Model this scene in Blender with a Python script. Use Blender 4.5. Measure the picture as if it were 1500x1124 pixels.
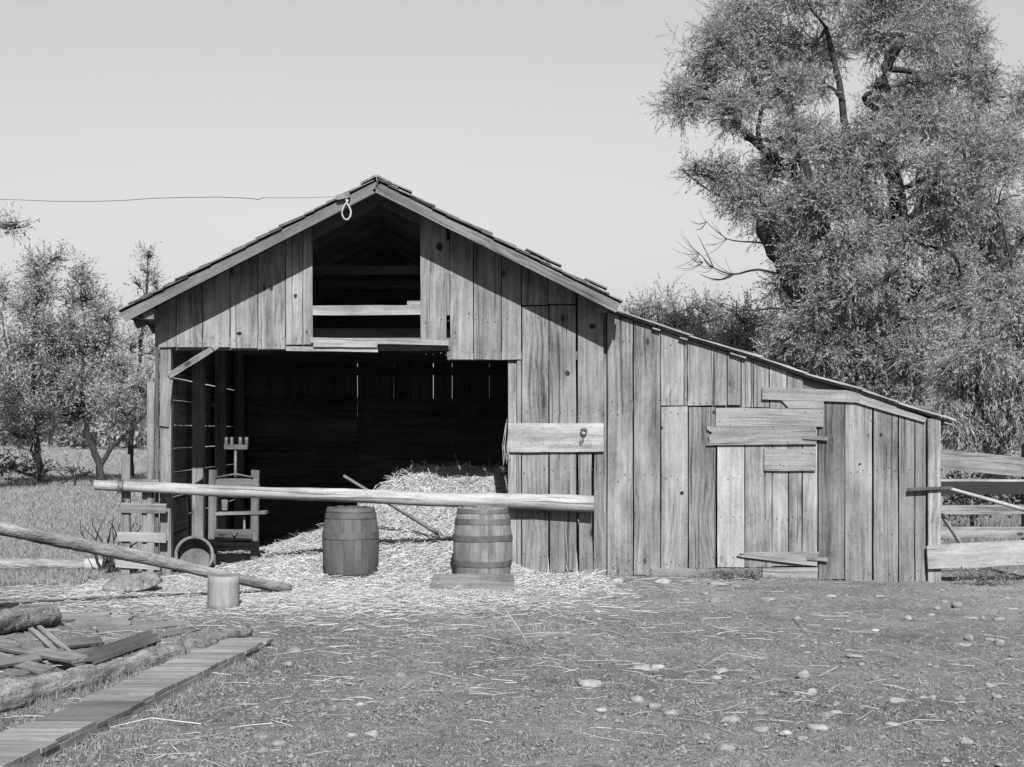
import bpy, math, random
import numpy as np
from mathutils import Vector, Matrix

random.seed(7)
RNG = np.random.default_rng(11)
scene = bpy.context.scene
for o in list(bpy.data.objects):
    bpy.data.objects.remove(o)
COL = scene.collection

# ------------------------------------------------------------------ camera
F, PX0, PY0, DIST, EYE = 1932.0, 660.0, 636.0, 14.0, 1.5   # focal in photo px, vanishing point, metres
cam = bpy.data.cameras.new('camera')
cam.sensor_fit = 'HORIZONTAL'
cam.sensor_width = 36.0
cam.lens = F / 1500.0 * 36.0
cam.shift_x = (750.0 - PX0) / 1500.0
cam.shift_y = (PY0 - 562.0) / 1500.0
cam.clip_end = 6000.0
cam_o = bpy.data.objects.new('camera', cam)
COL.objects.link(cam_o)
cam_o.location = (0, -DIST, EYE)
cam_o.rotation_euler = (math.radians(90), 0, 0)
scene.camera = cam_o

# ------------------------------------------------------------------ light (a black and white photograph: neutral light)
SUN_FROM = Vector((0.08, -1.0, 0.90)).normalized()
SUN_EL = math.asin(SUN_FROM.z)
SUN_AZ = math.atan2(SUN_FROM.x, SUN_FROM.y)
world = bpy.data.worlds.new('World')
scene.world = world
world.use_nodes = True
wn = world.node_tree
wn.nodes.clear()
sky = wn.nodes.new('ShaderNodeTexSky')
sky.sky_type = 'NISHITA'
sky.sun_disc = False
sky.sun_elevation = SUN_EL
sky.sun_rotation = SUN_AZ
sky.air_density = 2.1
sky.dust_density = 0.5
sky.ozone_density = 1.0
sep = wn.nodes.new('ShaderNodeSeparateColor')       # panchromatic film sees the blue of the sky
mx1 = wn.nodes.new('ShaderNodeMath'); mx1.operation = 'MULTIPLY'; mx1.inputs[1].default_value = 0.68
mx2 = wn.nodes.new('ShaderNodeMath'); mx2.operation = 'MULTIPLY_ADD'; mx2.inputs[1].default_value = 0.32
cmb = wn.nodes.new('ShaderNodeCombineColor')
bg = wn.nodes.new('ShaderNodeBackground')
bg.inputs['Strength'].default_value = 0.05
wo = wn.nodes.new('ShaderNodeOutputWorld')
wn.links.new(sky.outputs[0], sep.inputs[0])
wn.links.new(sep.outputs[2], mx1.inputs[0])
wn.links.new(sep.outputs[1], mx2.inputs[0])
wn.links.new(mx1.outputs[0], mx2.inputs[2])
for i in range(3):
    wn.links.new(mx2.outputs[0], cmb.inputs[i])
wn.links.new(cmb.outputs[0], bg.inputs['Color'])
wn.links.new(bg.outputs[0], wo.inputs['Surface'])

sun = bpy.data.lights.new('sun', 'SUN')
sun.energy = 5.0
sun.angle = math.radians(0.53)
sun.color = (1, 1, 1)
sun_o = bpy.data.objects.new('sun', sun)
COL.objects.link(sun_o)
sun_o.rotation_euler = SUN_FROM.to_track_quat('Z', 'Y').to_euler()
sun_o.location = (3, -30, 28)

vs = scene.view_settings
vs.view_transform = 'Standard'
vs.look = 'None'
vs.gamma = 1.0
vs.use_curve_mapping = False
vs.exposure = 1.18

# ------------------------------------------------------------------ pixel helpers
def P(px, py, y=0.0):
    d = DIST + y
    return Vector(((px - PX0) * d / F, y, EYE - (py - PY0) * d / F))

def G(px, py, h=0.0):
    d = F * (EYE - h) / (py - PY0)
    return Vector(((px - PX0) * d / F, d - DIST, h))

def sstep(a, b, x):
    t = np.clip((np.asarray(x, float) - a) / (b - a), 0, 1)
    return t * t * (3 - 2 * t)

_wv = RNG.normal(size=(18, 2)); _ph = RNG.uniform(0, 6.28, 18)
def wav(x, y, f0=1.0, n=18):
    s = 0
    for i in range(n):
        f = f0 * (1 + i * 0.55)
        s = s + np.sin(_wv[i, 0] * f * x + _wv[i, 1] * f * y + _ph[i]) / (1 + i * 0.5)
    return s / 4.0

def gz(x, y):
    x = np.asarray(x, float); y = np.asarray(y, float)
    near = 1 - sstep(8, 25, np.abs(y + 4))
    z = 0.012 * wav(x, y, 1.3) * near
    z = z - 0.06 * sstep(2.2, 5.0, x) * (1 - sstep(3, 12, np.abs(y)))
    far = sstep(10, 60, y)
    z = z + far * 0.12 * wav(x * 0.05, y * 0.05, 1.0)
    return z

def gzf(x, y):
    return float(gz(x, y))

# ------------------------------------------------------------------ object helpers
W = {}
def register(o, parent, world_m):
    COL.objects.link(o)
    W[o.name] = world_m.copy()
    if parent is not None:
        o.parent = parent
        o.matrix_parent_inverse = W[parent.name].inverted()
    o.matrix_basis = world_m
    return o

def empty(name, loc, label, cat, group=None):
    o = bpy.data.objects.new(name, None)
    o.empty_display_size = 0.2
    register(o, None, Matrix.Translation(Vector(loc)))
    tag(o, label, cat, group)
    return o

def tag(o, label=None, cat=None, group=None, kind=None):
    if label: o['label'] = label
    if cat: o['category'] = cat
    if group: o['group'] = group
    if kind: o['kind'] = kind
    return o

def tone(o, t):
    o.color = (t, t, t, 1)
    return o

def mk_mesh(name, verts, faces, mats, mat_idx=None, smooth=False):
    me = bpy.data.meshes.new(name)
    me.from_pydata([tuple(v) for v in verts], [], faces)
    for m in (mats if isinstance(mats, (list, tuple)) else [mats]):
        me.materials.append(m)
    if mat_idx is not None:
        me.polygons.foreach_set('material_index', mat_idx)
    if smooth:
        me.polygons.foreach_set('use_smooth', [True] * len(me.polygons))
    me.update()
    return me

def np_mesh(name, V, Fc, mats, midx=None, ftone=None, smooth=False):
    """V (n,3), Fc (m,k) one face size"""
    V = np.asarray(V, np.float32); Fc = np.asarray(Fc, np.int32)
    k = Fc.shape[1]
    me = bpy.data.meshes.new(name)
    me.vertices.add(len(V)); me.vertices.foreach_set('co', V.ravel())
    me.loops.add(Fc.size); me.loops.foreach_set('vertex_index', Fc.ravel())
    me.polygons.add(len(Fc))
    me.polygons.foreach_set('loop_start', np.arange(0, Fc.size, k, dtype=np.int32))
    try:
        me.polygons.foreach_set('loop_total', np.full(len(Fc), k, np.int32))
    except Exception:
        pass
    for m in (mats if isinstance(mats, (list, tuple)) else [mats]):
        me.materials.append(m)
    if midx is not None:
        me.polygons.foreach_set('material_index', np.asarray(midx, np.int32))
    if smooth:
        me.polygons.foreach_set('use_smooth', np.ones(len(Fc), bool))
    if ftone is not None:
        a = me.attributes.new('tone', 'FLOAT', 'FACE')
        a.data.foreach_set('value', np.asarray(ftone, np.float32))
    me.update(calc_edges=True)
    me.validate()
    return me

def mesh_obj(name, me, parent=None, m=None):
    return register(bpy.data.objects.new(name, me), parent, m if m is not None else Matrix.Identity(4))

def frame_matrix(p0, p1, normal):
    z = (p1 - p0).normalized()
    n = Vector(normal)
    yv = -(n - n.dot(z) * z)
    if yv.length < 1e-5:
        yv = Vector((1, 0, 0)) - z.x * z
    yv.normalize()
    xv = yv.cross(z)
    m = Matrix(((xv.x, yv.x, z.x, p0.x), (xv.y, yv.y, z.y, p0.y), (xv.z, yv.z, z.z, p0.z), (0, 0, 0, 1)))
    return m

def plank(name, p0, p1, w, t, mat, parent=None, normal=(0, -1, 0), w1=None, cut0=0.0, cut1=0.0,
          jag=0.004, edge=0.0025, seg=5, tn=None, bow=0.0, sag=0.0, rag0=0.0, rag1=0.0):
    """a sawn board; p0-p1 is the middle of its back... of its centre line, local z runs along it, -y is its face"""
    p0 = Vector(p0); p1 = Vector(p1)
    L = (p1 - p0).length
    w1 = w if w1 is None else w1
    V, Fc = [], []
    ends = 3 if (rag0 or rag1) else 1
    R = random.Random(hash((round(p0.x, 3), round(p0.z, 3), round(L, 3), round(w, 3))) & 0xffffff)
    nx = 2 if not (rag0 or rag1) else 7
    for i in range(seg + 1):
        f = i / seg
        ww = w + (w1 - w) * f
        el = R.uniform(-edge, edge); er = R.uniform(-edge, edge)
        by = bow * math.sin(math.pi * f); bx = sag * math.sin(math.pi * f)
        row = []
        for j in range(nx):
            u = j / (nx - 1) - 0.5
            x = u * ww + (el if j == 0 else 0) + (er if j == nx - 1 else 0) + bx
            z = f * L
            if i == 0: z += cut0 * u + R.uniform(-jag, jag) + (abs(R.gauss(0, rag0)) if rag0 else 0)
            if i == seg: z += cut1 * u + R.uniform(-jag, jag) - (abs(R.gauss(0, rag1)) if rag1 else 0)
            row.append((x, by, z))
        for (x, y, z) in row: V.append((x, y - t / 2, z))
        for (x, y, z) in row: V.append((x, y + t / 2, z))
    n2 = nx * 2
    for i in range(seg):
        a = i * n2; b = a + n2
        for j in range(nx - 1):
            Fc.append((a + j, a + j + 1, b + j + 1, b + j))
            Fc.append((a + nx + j + 1, a + nx + j, b + nx + j, b + nx + j + 1))
        Fc.append((a + nx - 1, a + n2 - 1, b + n2 - 1, b + nx - 1))
        Fc.append((a + nx, a, b, b + nx))
    e = seg * n2
    for j in range(nx - 1):
        Fc.append((j + 1, j, nx + j, nx + j + 1))
        Fc.append((e + j, e + j + 1, e + nx + j + 1, e + nx + j))
    me = mk_mesh(name, V, Fc, mat)
    o = mesh_obj(name, me, parent, frame_matrix(p0, p1, normal))
    tone(o, tn if tn is not None else random.uniform(0.82, 1.12))
    return o

def pole(name, p0, p1, r0, r1, mat, parent=None, seg=14, sides=12, rough=0.05, bend=0.0, tn=1.0, endmat=None, rr=None, smooth=True):
    p0 = Vector(p0); p1 = Vector(p1)
    L = (p1 - p0).length
    R = np.random.default_rng(abs(hash((round(p0.x, 3), round(p1.x, 3), round(L, 3)))) % 99991)
    V, Fc, mi = [], [], []
    a0 = R.uniform(0, 6.28)
    ph = R.uniform(0, 6.28, 8)
    for i in range(seg + 1):
        f = i / seg
        r = r0 + (r1 - r0) * f
        if rr: r *= rr(f)
        cx = bend * math.sin(math.pi * f) + 0.25 * r * math.sin(3 * f * L + ph[0]) * rough * 4
        cy = 0.25 * r * math.sin(2.3 * f * L + ph[1]) * rough * 4
        for j in range(sides):
            a = a0 + 2 * math.pi * j / sides
            q = 1 + rough * (math.sin(2 * a + ph[2] + 3 * f * L) * 0.6 + math.sin(5 * a + ph[3] + 9 * f * L) * 0.3 + R.normal() * 0.35)
            V.append((cx + r * q * math.cos(a), cy + r * q * math.sin(a), f * L))
    for i in range(seg):
        for j in range(sides):
            a = i * sides + j; b = i * sides + (j + 1) % sides
            Fc.append((a, b, b + sides, a + sides)); mi.append(0)
    Fc.append(tuple(reversed(range(sides)))); mi.append(1 if endmat else 0)
    Fc.append(tuple(range(seg * sides, (seg + 1) * sides))); mi.append(1 if endmat else 0)
    me = mk_mesh(name, V, Fc, [mat, endmat] if endmat else [mat], mi)
    if smooth:
        sm = [True] * len(Fc); sm[-1] = sm[-2] = False
        me.polygons.foreach_set('use_smooth', sm)
    o = mesh_obj(name, me, parent, frame_matrix(p0, p1, (0, -1, 0.1)))
    return tone(o, tn)

def tube_path(pts, r, sides=6, taper=1.0):
    """tube through points, returns verts, faces"""
    pts = [Vector(p) for p in pts]
    V, Fc = [], []
    n = len(pts)
    up = Vector((0.13, 0.2, 1)).normalized()
    for i, p in enumerate(pts):
        t = (pts[min(i + 1, n - 1)] - pts[max(i - 1, 0)]).normalized()
        a = t.cross(up)
        if a.length < 1e-3: a = t.cross(Vector((1, 0, 0)))
        a.normalize(); b = t.cross(a)
        rr = (r[i] if isinstance(r, (list, tuple)) else r * (1 + (taper - 1) * i / (n - 1)))
        for j in range(sides):
            an = 2 * math.pi * j / sides
            V.append(p + a * (rr * math.cos(an)) + b * (rr * math.sin(an)))
    for i in range(n - 1):
        for j in range(sides):
            q = i * sides + j; w = i * sides + (j + 1) % sides
            Fc.append((q, w, w + sides, q + sides))
    Fc.append(tuple(reversed(range(sides)))); Fc.append(tuple(range((n - 1) * sides, n * sides)))
    return V, Fc

def tube_obj(name, pts, r, mat, parent=None, sides=6, taper=1.0, origin=None):
    origin = Vector(origin if origin is not None else pts[0])
    V, Fc = tube_path([Vector(p) - origin for p in pts], r, sides, taper)
    return mesh_obj(name, mk_mesh(name, V, Fc, mat, smooth=True), parent, Matrix.Translation(origin))

# ------------------------------------------------------------------ materials
class NT:
    def __init__(self, name):
        self.m = bpy.data.materials.new(name); self.m.use_nodes = True
        self.t = self.m.node_tree; self.t.nodes.clear()
        self.out = self.t.nodes.new('ShaderNodeOutputMaterial')
    def n(self, kind, **kw):
        nd = self.t.nodes.new(kind)
        for k, v in kw.items(): setattr(nd, k, v)
        return nd
    def l(self, a, b): self.t.links.new(a, b)
    def val(self, s, v):
        if hasattr(v, 'is_linked') or hasattr(v, 'links'): self.l(v, s)
        else: s.default_value = v
    def math(self, op, a, b=None, c=None, clamp=False):
        nd = self.n('ShaderNodeMath', operation=op, use_clamp=clamp)
        self.val(nd.inputs[0], a)
        if b is not None: self.val(nd.inputs[1], b)
        if c is not None: self.val(nd.inputs[2], c)
        return nd.outputs[0]
    def vmul(self, v, s):
        nd = self.n('ShaderNodeVectorMath', operation='MULTIPLY'); self.val(nd.inputs[0], v); self.val(nd.inputs[1], s)
        return nd.outputs[0]
    def vadd(self, v, s):
        nd = self.n('ShaderNodeVectorMath', operation='ADD'); self.val(nd.inputs[0], v); self.val(nd.inputs[1], s)
        return nd.outputs[0]
    def noise(self, v, scale=1.0, detail=3.0, rough=0.55, dist=0.0):
        nd = self.n('ShaderNodeTexNoise'); self.l(v, nd.inputs['Vector'])
        nd.inputs['Scale'].default_value = scale; nd.inputs['Detail'].default_value = detail
        nd.inputs['Roughness'].default_value = rough; nd.inputs['Distortion'].default_value = dist
        return nd.outputs[0]
    def rng(self, v, a, b, c, d, smooth=False):
        nd = self.n('ShaderNodeMapRange'); nd.clamp = True
        if smooth: nd.interpolation_type = 'SMOOTHSTEP'
        self.l(v, nd.inputs[0])
        for i, q in enumerate((a, b, c, d)): nd.inputs[i + 1].default_value = q
        return nd.outputs[0]
    def grey(self, v):
        nd = self.n('ShaderNodeCombineColor')
        for i in range(3): self.val(nd.inputs[i], v)
        return nd.outputs[0]
    def bsdf(self, grey, rough=0.85, bump=None, bstr=0.5, bdist=0.01, spec=0.25, metal=0.0):
        b = self.n('ShaderNodeBsdfPrincipled')
        self.l(self.grey(grey), b.inputs['Base Color'])
        self.val(b.inputs['Roughness'], rough)
        b.inputs['Specular IOR Level'].default_value = spec
        b.inputs['Metallic'].default_value = metal
        if bump is not None:
            bp = self.n('ShaderNodeBump'); bp.inputs['Strength'].default_value = bstr; bp.inputs['Distance'].default_value = bdist
            self.l(bump, bp.inputs['Height']); self.l(bp.outputs[0], b.inputs['Normal'])
        self.l(b.outputs[0], self.out.inputs['Surface'])
        return b
    def coords(self):
        tc = self.n('ShaderNodeTexCoord'); oi = self.n('ShaderNodeObjectInfo')
        k = self.n('ShaderNodeCombineXYZ')
        self.l(self.math('MULTIPLY', oi.outputs['Random'], 91.0), k.inputs[0])
        self.l(self.math('MULTIPLY', oi.outputs['Random'], 37.0), k.inputs[1])
        self.l(self.math('MULTIPLY', oi.outputs['Random'], 63.0), k.inputs[2])
        v = self.vadd(tc.outputs['Object'], k.outputs[0])
        sc = self.n('ShaderNodeSeparateColor'); self.l(oi.outputs['Color'], sc.inputs[0])
        return v, sc.outputs[0], oi

def wood(name, base, knots=1.0, crack=1.0, contrast=1.0, stain=1.0):
    t = NT(name)
    v, tn, oi = t.coords()
    # knots
    vk = t.vmul(v, (3.4, 3.4, 1.7))
    vo = t.n('ShaderNodeTexVoronoi'); t.l(vk, vo.inputs['Vector']); vo.inputs['Scale'].default_value = 1.0
    vo.inputs['Randomness'].default_value = 1.0
    sc = t.n('ShaderNodeSeparateColor'); t.l(vo.outputs['Color'], sc.inputs[0])
    gate = t.rng(sc.outputs[0], 0.45, 0.5, 0.0, 1.0)
    d = t.math('MULTIPLY', vo.outputs['Distance'], 1.0)
    fall = t.math('MULTIPLY', t.rng(d, 0.05, 0.5, 1.0, 0.0, True), gate)
    dl = t.n('ShaderNodeVectorMath', operation='SUBTRACT'); t.l(vk, dl.inputs[0]); t.l(vo.outputs['Position'], dl.inputs[1])
    sx = t.n('ShaderNodeSeparateXYZ'); t.l(dl.outputs[0], sx.inputs[0])
    off = t.math('MULTIPLY', t.math('MULTIPLY', sx.outputs[0], fall), -0.11 * knots)
    oc = t.n('ShaderNodeCombineXYZ'); t.l(off, oc.inputs[0])
    vw = t.vadd(v, oc.outputs[0])
    wob = t.noise(t.vmul(v, (2.0, 2.0, 1.1)), 1.0, 2)
    oc2 = t.n('ShaderNodeCombineXYZ'); t.l(t.math('MULTIPLY', wob, 0.05), oc2.inputs[0])
    vw = t.vadd(vw, oc2.outputs[0])
    g1 = t.noise(t.vmul(vw, (120, 60, 3.0)), 1.0, 3, 0.6)
    g2 = t.noise(t.vmul(vw, (34, 12, 0.7)), 1.0, 3, 0.55)
    g3 = t.noise(t.vmul(vw, (9, 5, 0.35)), 1.0, 3, 0.6)
    bl = t.noise(t.vmul(v, (2.6, 2.6, 1.5)), 1.0, 4, 0.6)
    sp = t.noise(t.vmul(v, (60, 60, 30)), 1.0, 2, 0.6)
    c = t.math('ADD', t.rng(g1, 0.25, 0.75, -0.16 * contrast, 0.16 * contrast), t.rng(g2, 0.25, 0.75, -0.26 * contrast, 0.26 * contrast))
    c = t.math('ADD', c, t.rng(g3, 0.25, 0.75, -0.30 * contrast, 0.30 * contrast))
    c = t.math('ADD', c, t.rng(bl, 0.3, 0.7, -0.30 * stain, 0.24 * stain))
    c = t.math('ADD', c, t.rng(sp, 0.3, 0.7, -0.12, 0.12))
    sxx = t.n('ShaderNodeSeparateXYZ'); t.l(vw, sxx.inputs[0])
    cn = t.noise(t.vmul(v, (2.2, 2.2, 0.75)), 1.0, 3, 0.5)
    cat = t.math('SINE', t.math('ADD', t.math('MULTIPLY', sxx.outputs[0], 95.0), t.math('MULTIPLY', cn, 46.0)))
    catm = t.rng(t.noise(t.vmul(v, (3.0, 3.0, 0.6)), 1.0, 2, 0.5), 0.42, 0.62, 0.0, 0.15 * contrast)
    c = t.math('ADD', c, t.math('MULTIPLY', cat, catm))
    wst = t.noise(t.vmul(v, (7, 7, 2.2)), 1.0, 5, 0.7, 0.4)
    c = t.math('ADD', c, t.rng(wst, 0.56, 0.72, 0.0, 0.20 * stain))
    dst = t.noise(t.vmul(vw, (11, 7, 0.9)), 1.0, 4, 0.65)
    c = t.math('ADD', c, t.rng(dst, 0.56, 0.74, 0.0, -0.34 * stain))
    c = t.math('ADD', c, 1.0)
    # knot core and ring
    core = t.math('MULTIPLY', t.rng(d, 0.045, 0.10, 1.0, 0.0, True), gate)
    ring = t.math('MULTIPLY', t.rng(d, 0.10, 0.26, 1.0, 0.0, True), gate)
    c = t.math('MULTIPLY', c, t.math('SUBTRACT', 1.0, t.math('MULTIPLY', core, 0.75 * knots)))
    c = t.math('MULTIPLY', c, t.math('SUBTRACT', 1.0, t.math('MULTIPLY', ring, 0.20 * knots)))
    # drying cracks
    ck = t.noise(t.vmul(vw, (40, 4, 0.55)), 1.0, 2, 0.45)
    cm = t.rng(ck, 0.655, 0.685, 0.0, 1.0)
    cm2 = t.math('MULTIPLY', cm, 0.6 * crack)
    c = t.math('MULTIPLY', c, t.math('SUBTRACT', 1.0, cm2))
    c = t.math('MULTIPLY', c, base)
    c = t.math('MULTIPLY', c, tn)
    c = t.math('MAXIMUM', c, base * 0.12)
    h = t.math('SUBTRACT', t.math('ADD', t.math('MULTIPLY', g1, 0.5), t.math('MULTIPLY', g2, 0.8)), t.math('MULTIPLY', cm, 1.3))
    t.bsdf(c, 0.85, h, 0.55, 0.006, 0.2)
    return t.m

def bark(name, base, sc=1.0, contrast=1.0):
    t = NT(name)
    v, tn, oi = t.coords()
    a = t.noise(t.vmul(v, (22 * sc, 22 * sc, 5 * sc)), 1.0, 5, 0.7, 0.15)
    b = t.noise(t.vmul(v, (7 * sc, 7 * sc, 4.0 * sc)), 1.0, 5, 0.7)
    c = t.math('ADD', t.rng(a, 0.3, 0.7, 1 - 0.5 * contrast, 1 + 0.35 * contrast), t.rng(b, 0.3, 0.7, -0.35 * contrast, 0.35 * contrast))
    c = t.math('MULTIPLY', t.math('MULTIPLY', c, base), tn)
    c = t.math('MAXIMUM', c, base * 0.1)
    t.bsdf(c, 0.9, t.math('ADD', a, b), 1.0, 0.05, 0.15)
    return t.m

def endgrain(name, base):
    t = NT(name)
    v, tn, oi = t.coords()
    tc = t.n('ShaderNodeTexCoord')
    ln = t.n('ShaderNodeVectorMath', operation='LENGTH'); t.l(t.vmul(tc.outputs['Object'], (1, 1, 0)), ln.inputs[0])
    r = t.math('SINE', t.math('MULTIPLY', ln.outputs['Value'], 420.0))
    n1 = t.noise(t.vmul(v, (25, 25, 25)), 1.0, 4, 0.6)
    c = t.math('ADD', t.math('MULTIPLY', r, 0.08), t.rng(n1, 0.3, 0.7, 0.7, 1.25))
    t.bsdf(t.math('MULTIPLY', t.math('MULTIPLY', c, base), tn), 0.9, n1, 0.5, 0.01, 0.15)
    return t.m

def simple(name, base, var=0.3, scale=12.0, rough=0.8, spec=0.25, bump=0.4, metal=0.0, bdist=0.01):
    t = NT(name)
    v, tn, oi = t.coords()
    a = t.noise(v, scale, 5, 0.6)
    b = t.noise(v, scale * 0.2, 3, 0.6)
    c = t.math('ADD', t.rng(a, 0.3, 0.7, 1 - var, 1 + var), t.rng(b, 0.3, 0.7, -var, var))
    c = t.math('MULTIPLY', t.math('MULTIPLY', c, base), tn)
    c = t.math('MAXIMUM', c, base * 0.1)
    t.bsdf(c, rough, a, bump, bdist, spec, metal)
    return t.m

def strand(name, base, translucent=0.0, spec=0.2, rough=0.7):
    t = NT(name)
    at = t.n('ShaderNodeAttribute', attribute_name='tone')
    c = t.math('MULTIPLY', at.outputs['Fac'], base)
    b = t.bsdf(c, rough, None, spec=spec)
    if translucent:
        tr = t.n('ShaderNodeBsdfTranslucent'); t.l(t.grey(t.math('MULTIPLY', c, 1.2)), tr.inputs['Color'])
        mx = t.n('ShaderNodeMixShader'); mx.inputs[0].default_value = translucent
        t.l(b.outputs[0], mx.inputs[1]); t.l(tr.outputs[0], mx.inputs[2]); t.l(mx.outputs[0], t.out.inputs['Surface'])
    return t.m

K = 1.0
M_WALL = wood('weathered_board', 0.122, stain=1.25)
M_PALE = wood('pale_board', 0.185, contrast=0.7, knots=0.8, crack=0.7)
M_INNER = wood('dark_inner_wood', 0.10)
M_FRAME = wood('frame_timber', 0.115)
M_PEEL = wood('peeled_pole', 0.205, knots=0.7, crack=0.9, contrast=0.8, stain=0.8)
M_STAVE = wood('barrel_stave', 0.092, knots=0.1, crack=0.3, contrast=0.5, stain=1.3)
M_BARK = bark('rough_bark', 0.125)
M_POLEBARK = bark('grey_pole_wood', 0.115, 0.7, 1.0)
M_TRUNK = bark('tree_bark', 0.030, 0.6)
M_END = endgrain('sawn_end', 0.15)
M_SHINGLE = wood('shingle_wood', 0.085, knots=0.0)
M_IRON = simple('rusty_iron', 0.055, 0.35, 30, 0.6, 0.4, 0.3)
M_HOOP = simple('barrel_hoop_iron', 0.065, 0.3, 14, 0.65, 0.35, 0.25)
M_ROPE = simple('rope_fibre', 0.22, 0.2, 80, 0.9, 0.1, 0.5)
M_STONE = simple('river_stone', 0.150, 0.35, 22, 0.85, 0.2, 0.5)
M_STRAW = strand('straw_stalks', 0.37, 0.0, 0.3, 0.55)
M_GRASS = strand('dry_grass', 0.19, 0.25)
M_YARDGRASS = strand('yard_stubble', 0.150, 0.2)
M_LEAF = strand('tree_leaf', 0.265, 0.42, 0.1, 0.7)
M_LEAF2 = strand('orchard_leaf', 0.265, 0.45, 0.1, 0.7)
M_TWIG = strand('twig_bark', 0.035)
M_CRUMB = strand('soil_crumb', 0.135, 0, 0.1, 0.95)

def dirt_material():
    t = NT('yard_dirt')
    tc = t.n('ShaderNodeTexCoord'); v = tc.outputs['Object']
    a = t.noise(v, 1.1, 6, 0.65); b = t.noise(v, 9.0, 6, 0.7); c = t.noise(v, 70.0, 5, 0.75); d = t.noise(v, 0.25, 3, 0.6); g = t.noise(v, 24.0, 5, 0.75)
    s = t.math('ADD', t.rng(a, 0.3, 0.7, -0.30, 0.32), t.rng(b, 0.3, 0.7, -0.28, 0.28))
    s = t.math('ADD', s, t.rng(c, 0.3, 0.7, -0.42, 0.42))
    s = t.math('ADD', s, t.rng(g, 0.3, 0.7, -0.28, 0.28))
    s = t.math('ADD', s, t.rng(d, 0.35, 0.65, -0.18, 0.22))
    s = t.math('MULTIPLY', t.math('ADD', s, 1.0), 0.137)
    # chaff trodden into the soil in front of the doorway
    sx = t.n('ShaderNodeSeparateXYZ'); t.l(v, sx.inputs[0])
    ex = t.math('DIVIDE', t.math('ADD', sx.outputs[0], 1.3), 2.5)
    ey = t.math('DIVIDE', t.math('ADD', sx.outputs[1], 0.9), 2.5)
    rr = t.math('ADD', t.math('MULTIPLY', ex, ex), t.math('MULTIPLY', ey, ey))
    rr = t.math('ADD', rr, t.rng(a, 0.3, 0.7, -0.5, 0.5))
    mk = t.math('MULTIPLY', t.rng(rr, 0.05, 1.5, 0.9, 0.0, True), t.rng(b, 0.3, 0.6, 0.25, 1.0))
    s = t.math('ADD', t.math('MULTIPLY', s, t.math('SUBTRACT', 1.0, mk)), t.math('MULTIPLY', mk, t.rng(g, 0.3, 0.7, 0.10, 0.24)))
    # dry pasture beyond the yard
    fm = t.rng(sx.outputs[1], 2.0, 12.0, 0.0, 1.0, True)
    fld = t.math('MULTIPLY', t.rng(c, 0.3, 0.7, 0.8, 1.2), t.rng(a, 0.3, 0.7, 0.13, 0.19))
    s = t.math('ADD', t.math('MULTIPLY', s, t.math('SUBTRACT', 1.0, fm)), t.math('MULTIPLY', fm, fld))
    h = t.math('ADD', t.math('MULTIPLY', b, 1.0), t.math('ADD', t.math('MULTIPLY', c, 0.35), t.math('MULTIPLY', g, 0.6)))
    t.bsdf(s, 0.95, h, 1.0, 0.05, 0.1)
    return t.m
M_DIRT = dirt_material()
M_HAYBASE = simple('packed_hay', 0.22, 0.35, 40, 0.95, 0.1, 0.8, bdist=0.03)

# ------------------------------------------------------------------ ground
def graded(lo, a, b, hi, step, grow=1.25):
    c = list(np.arange(a, b + 1e-6, step))
    s, x, left = step, a, []
    while x > lo:
        s *= grow; x -= s; left.append(x)
    s, x, right = step, b, []
    while x < hi:
        s *= grow; x += s; right.append(x)
    return np.array(left[::-1] + c + right)

gx = graded(-1500, -6.5, 6.5, 1500, 0.05)
gy = graded(-60, -9.0, 0.6, 2500, 0.05)
XX, YY = np.meshgrid(gx, gy)
ZZ = gz(XX, YY)
nearm = (1 - sstep(6.5, 9, np.abs(XX))) * (1 - sstep(0.8, 2, YY)) * sstep(-12, -9, YY)
ZZ = ZZ + nearm * (0.009 * wav(XX, YY, 6.0) + RNG.normal(0, 0.006, XX.shape))
nx_, ny_ = len(gx), len(gy)
idx = np.arange(nx_ * ny_).reshape(ny_, nx_)
GF = np.stack([idx[:-1, :-1].ravel(), idx[:-1, 1:].ravel(), idx[1:, 1:].ravel(), idx[1:, :-1].ravel()], 1)
ground = mesh_obj('ground', np_mesh('ground', np.stack([XX.ravel(), YY.ravel(), ZZ.ravel()], 1), GF, M_DIRT, smooth=True))
tag(ground, 'bare trodden dirt yard with dry pasture beyond', 'ground', kind='structure')

# ------------------------------------------------------------------ barn
barn = empty('barn', (-0.7, 0, 0), 'weathered grey board barn with open wagon doorway and low lean-to', 'barn')
BW = -0.014          # front boards: centre plane
BT = 0.026
PK = Vector((-0.766, -0.42, 4.128))
SL, SR = 0.515, 0.50
XE0, XE1 = -3.40, 1.729
YB = 6.0
def roof_z(x):
    return PK.z - (SL * (PK.x - x) if x < PK.x else SR * (x - PK.x))
def lean_pts():
    pts = [(889, 453), (1007, 494), (1110, 525.5), (1175, 549), (1259, 573), (1311, 592), (1391, 617)]
    return [P(a, b, 0) for a, b in pts]
LEAN = lean_pts()
def lean_z(x):
    for a, b in zip(LEAN[:-1], LEAN[1:]):
        if x <= b.x: return a.z + (b.z - a.z) * (x - a.x) / (b.x - a.x)
    a, b = LEAN[-2], LEAN[-1]
    return a.z + (b.z - a.z) * (x - a.x) / (b.x - a.x)
def zpx(py, y=0.0): return EYE - (py - PY0) * (DIST + y) / F
def xpx(px, y=0.0): return (px - PX0) * (DIST + y) / F

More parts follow.
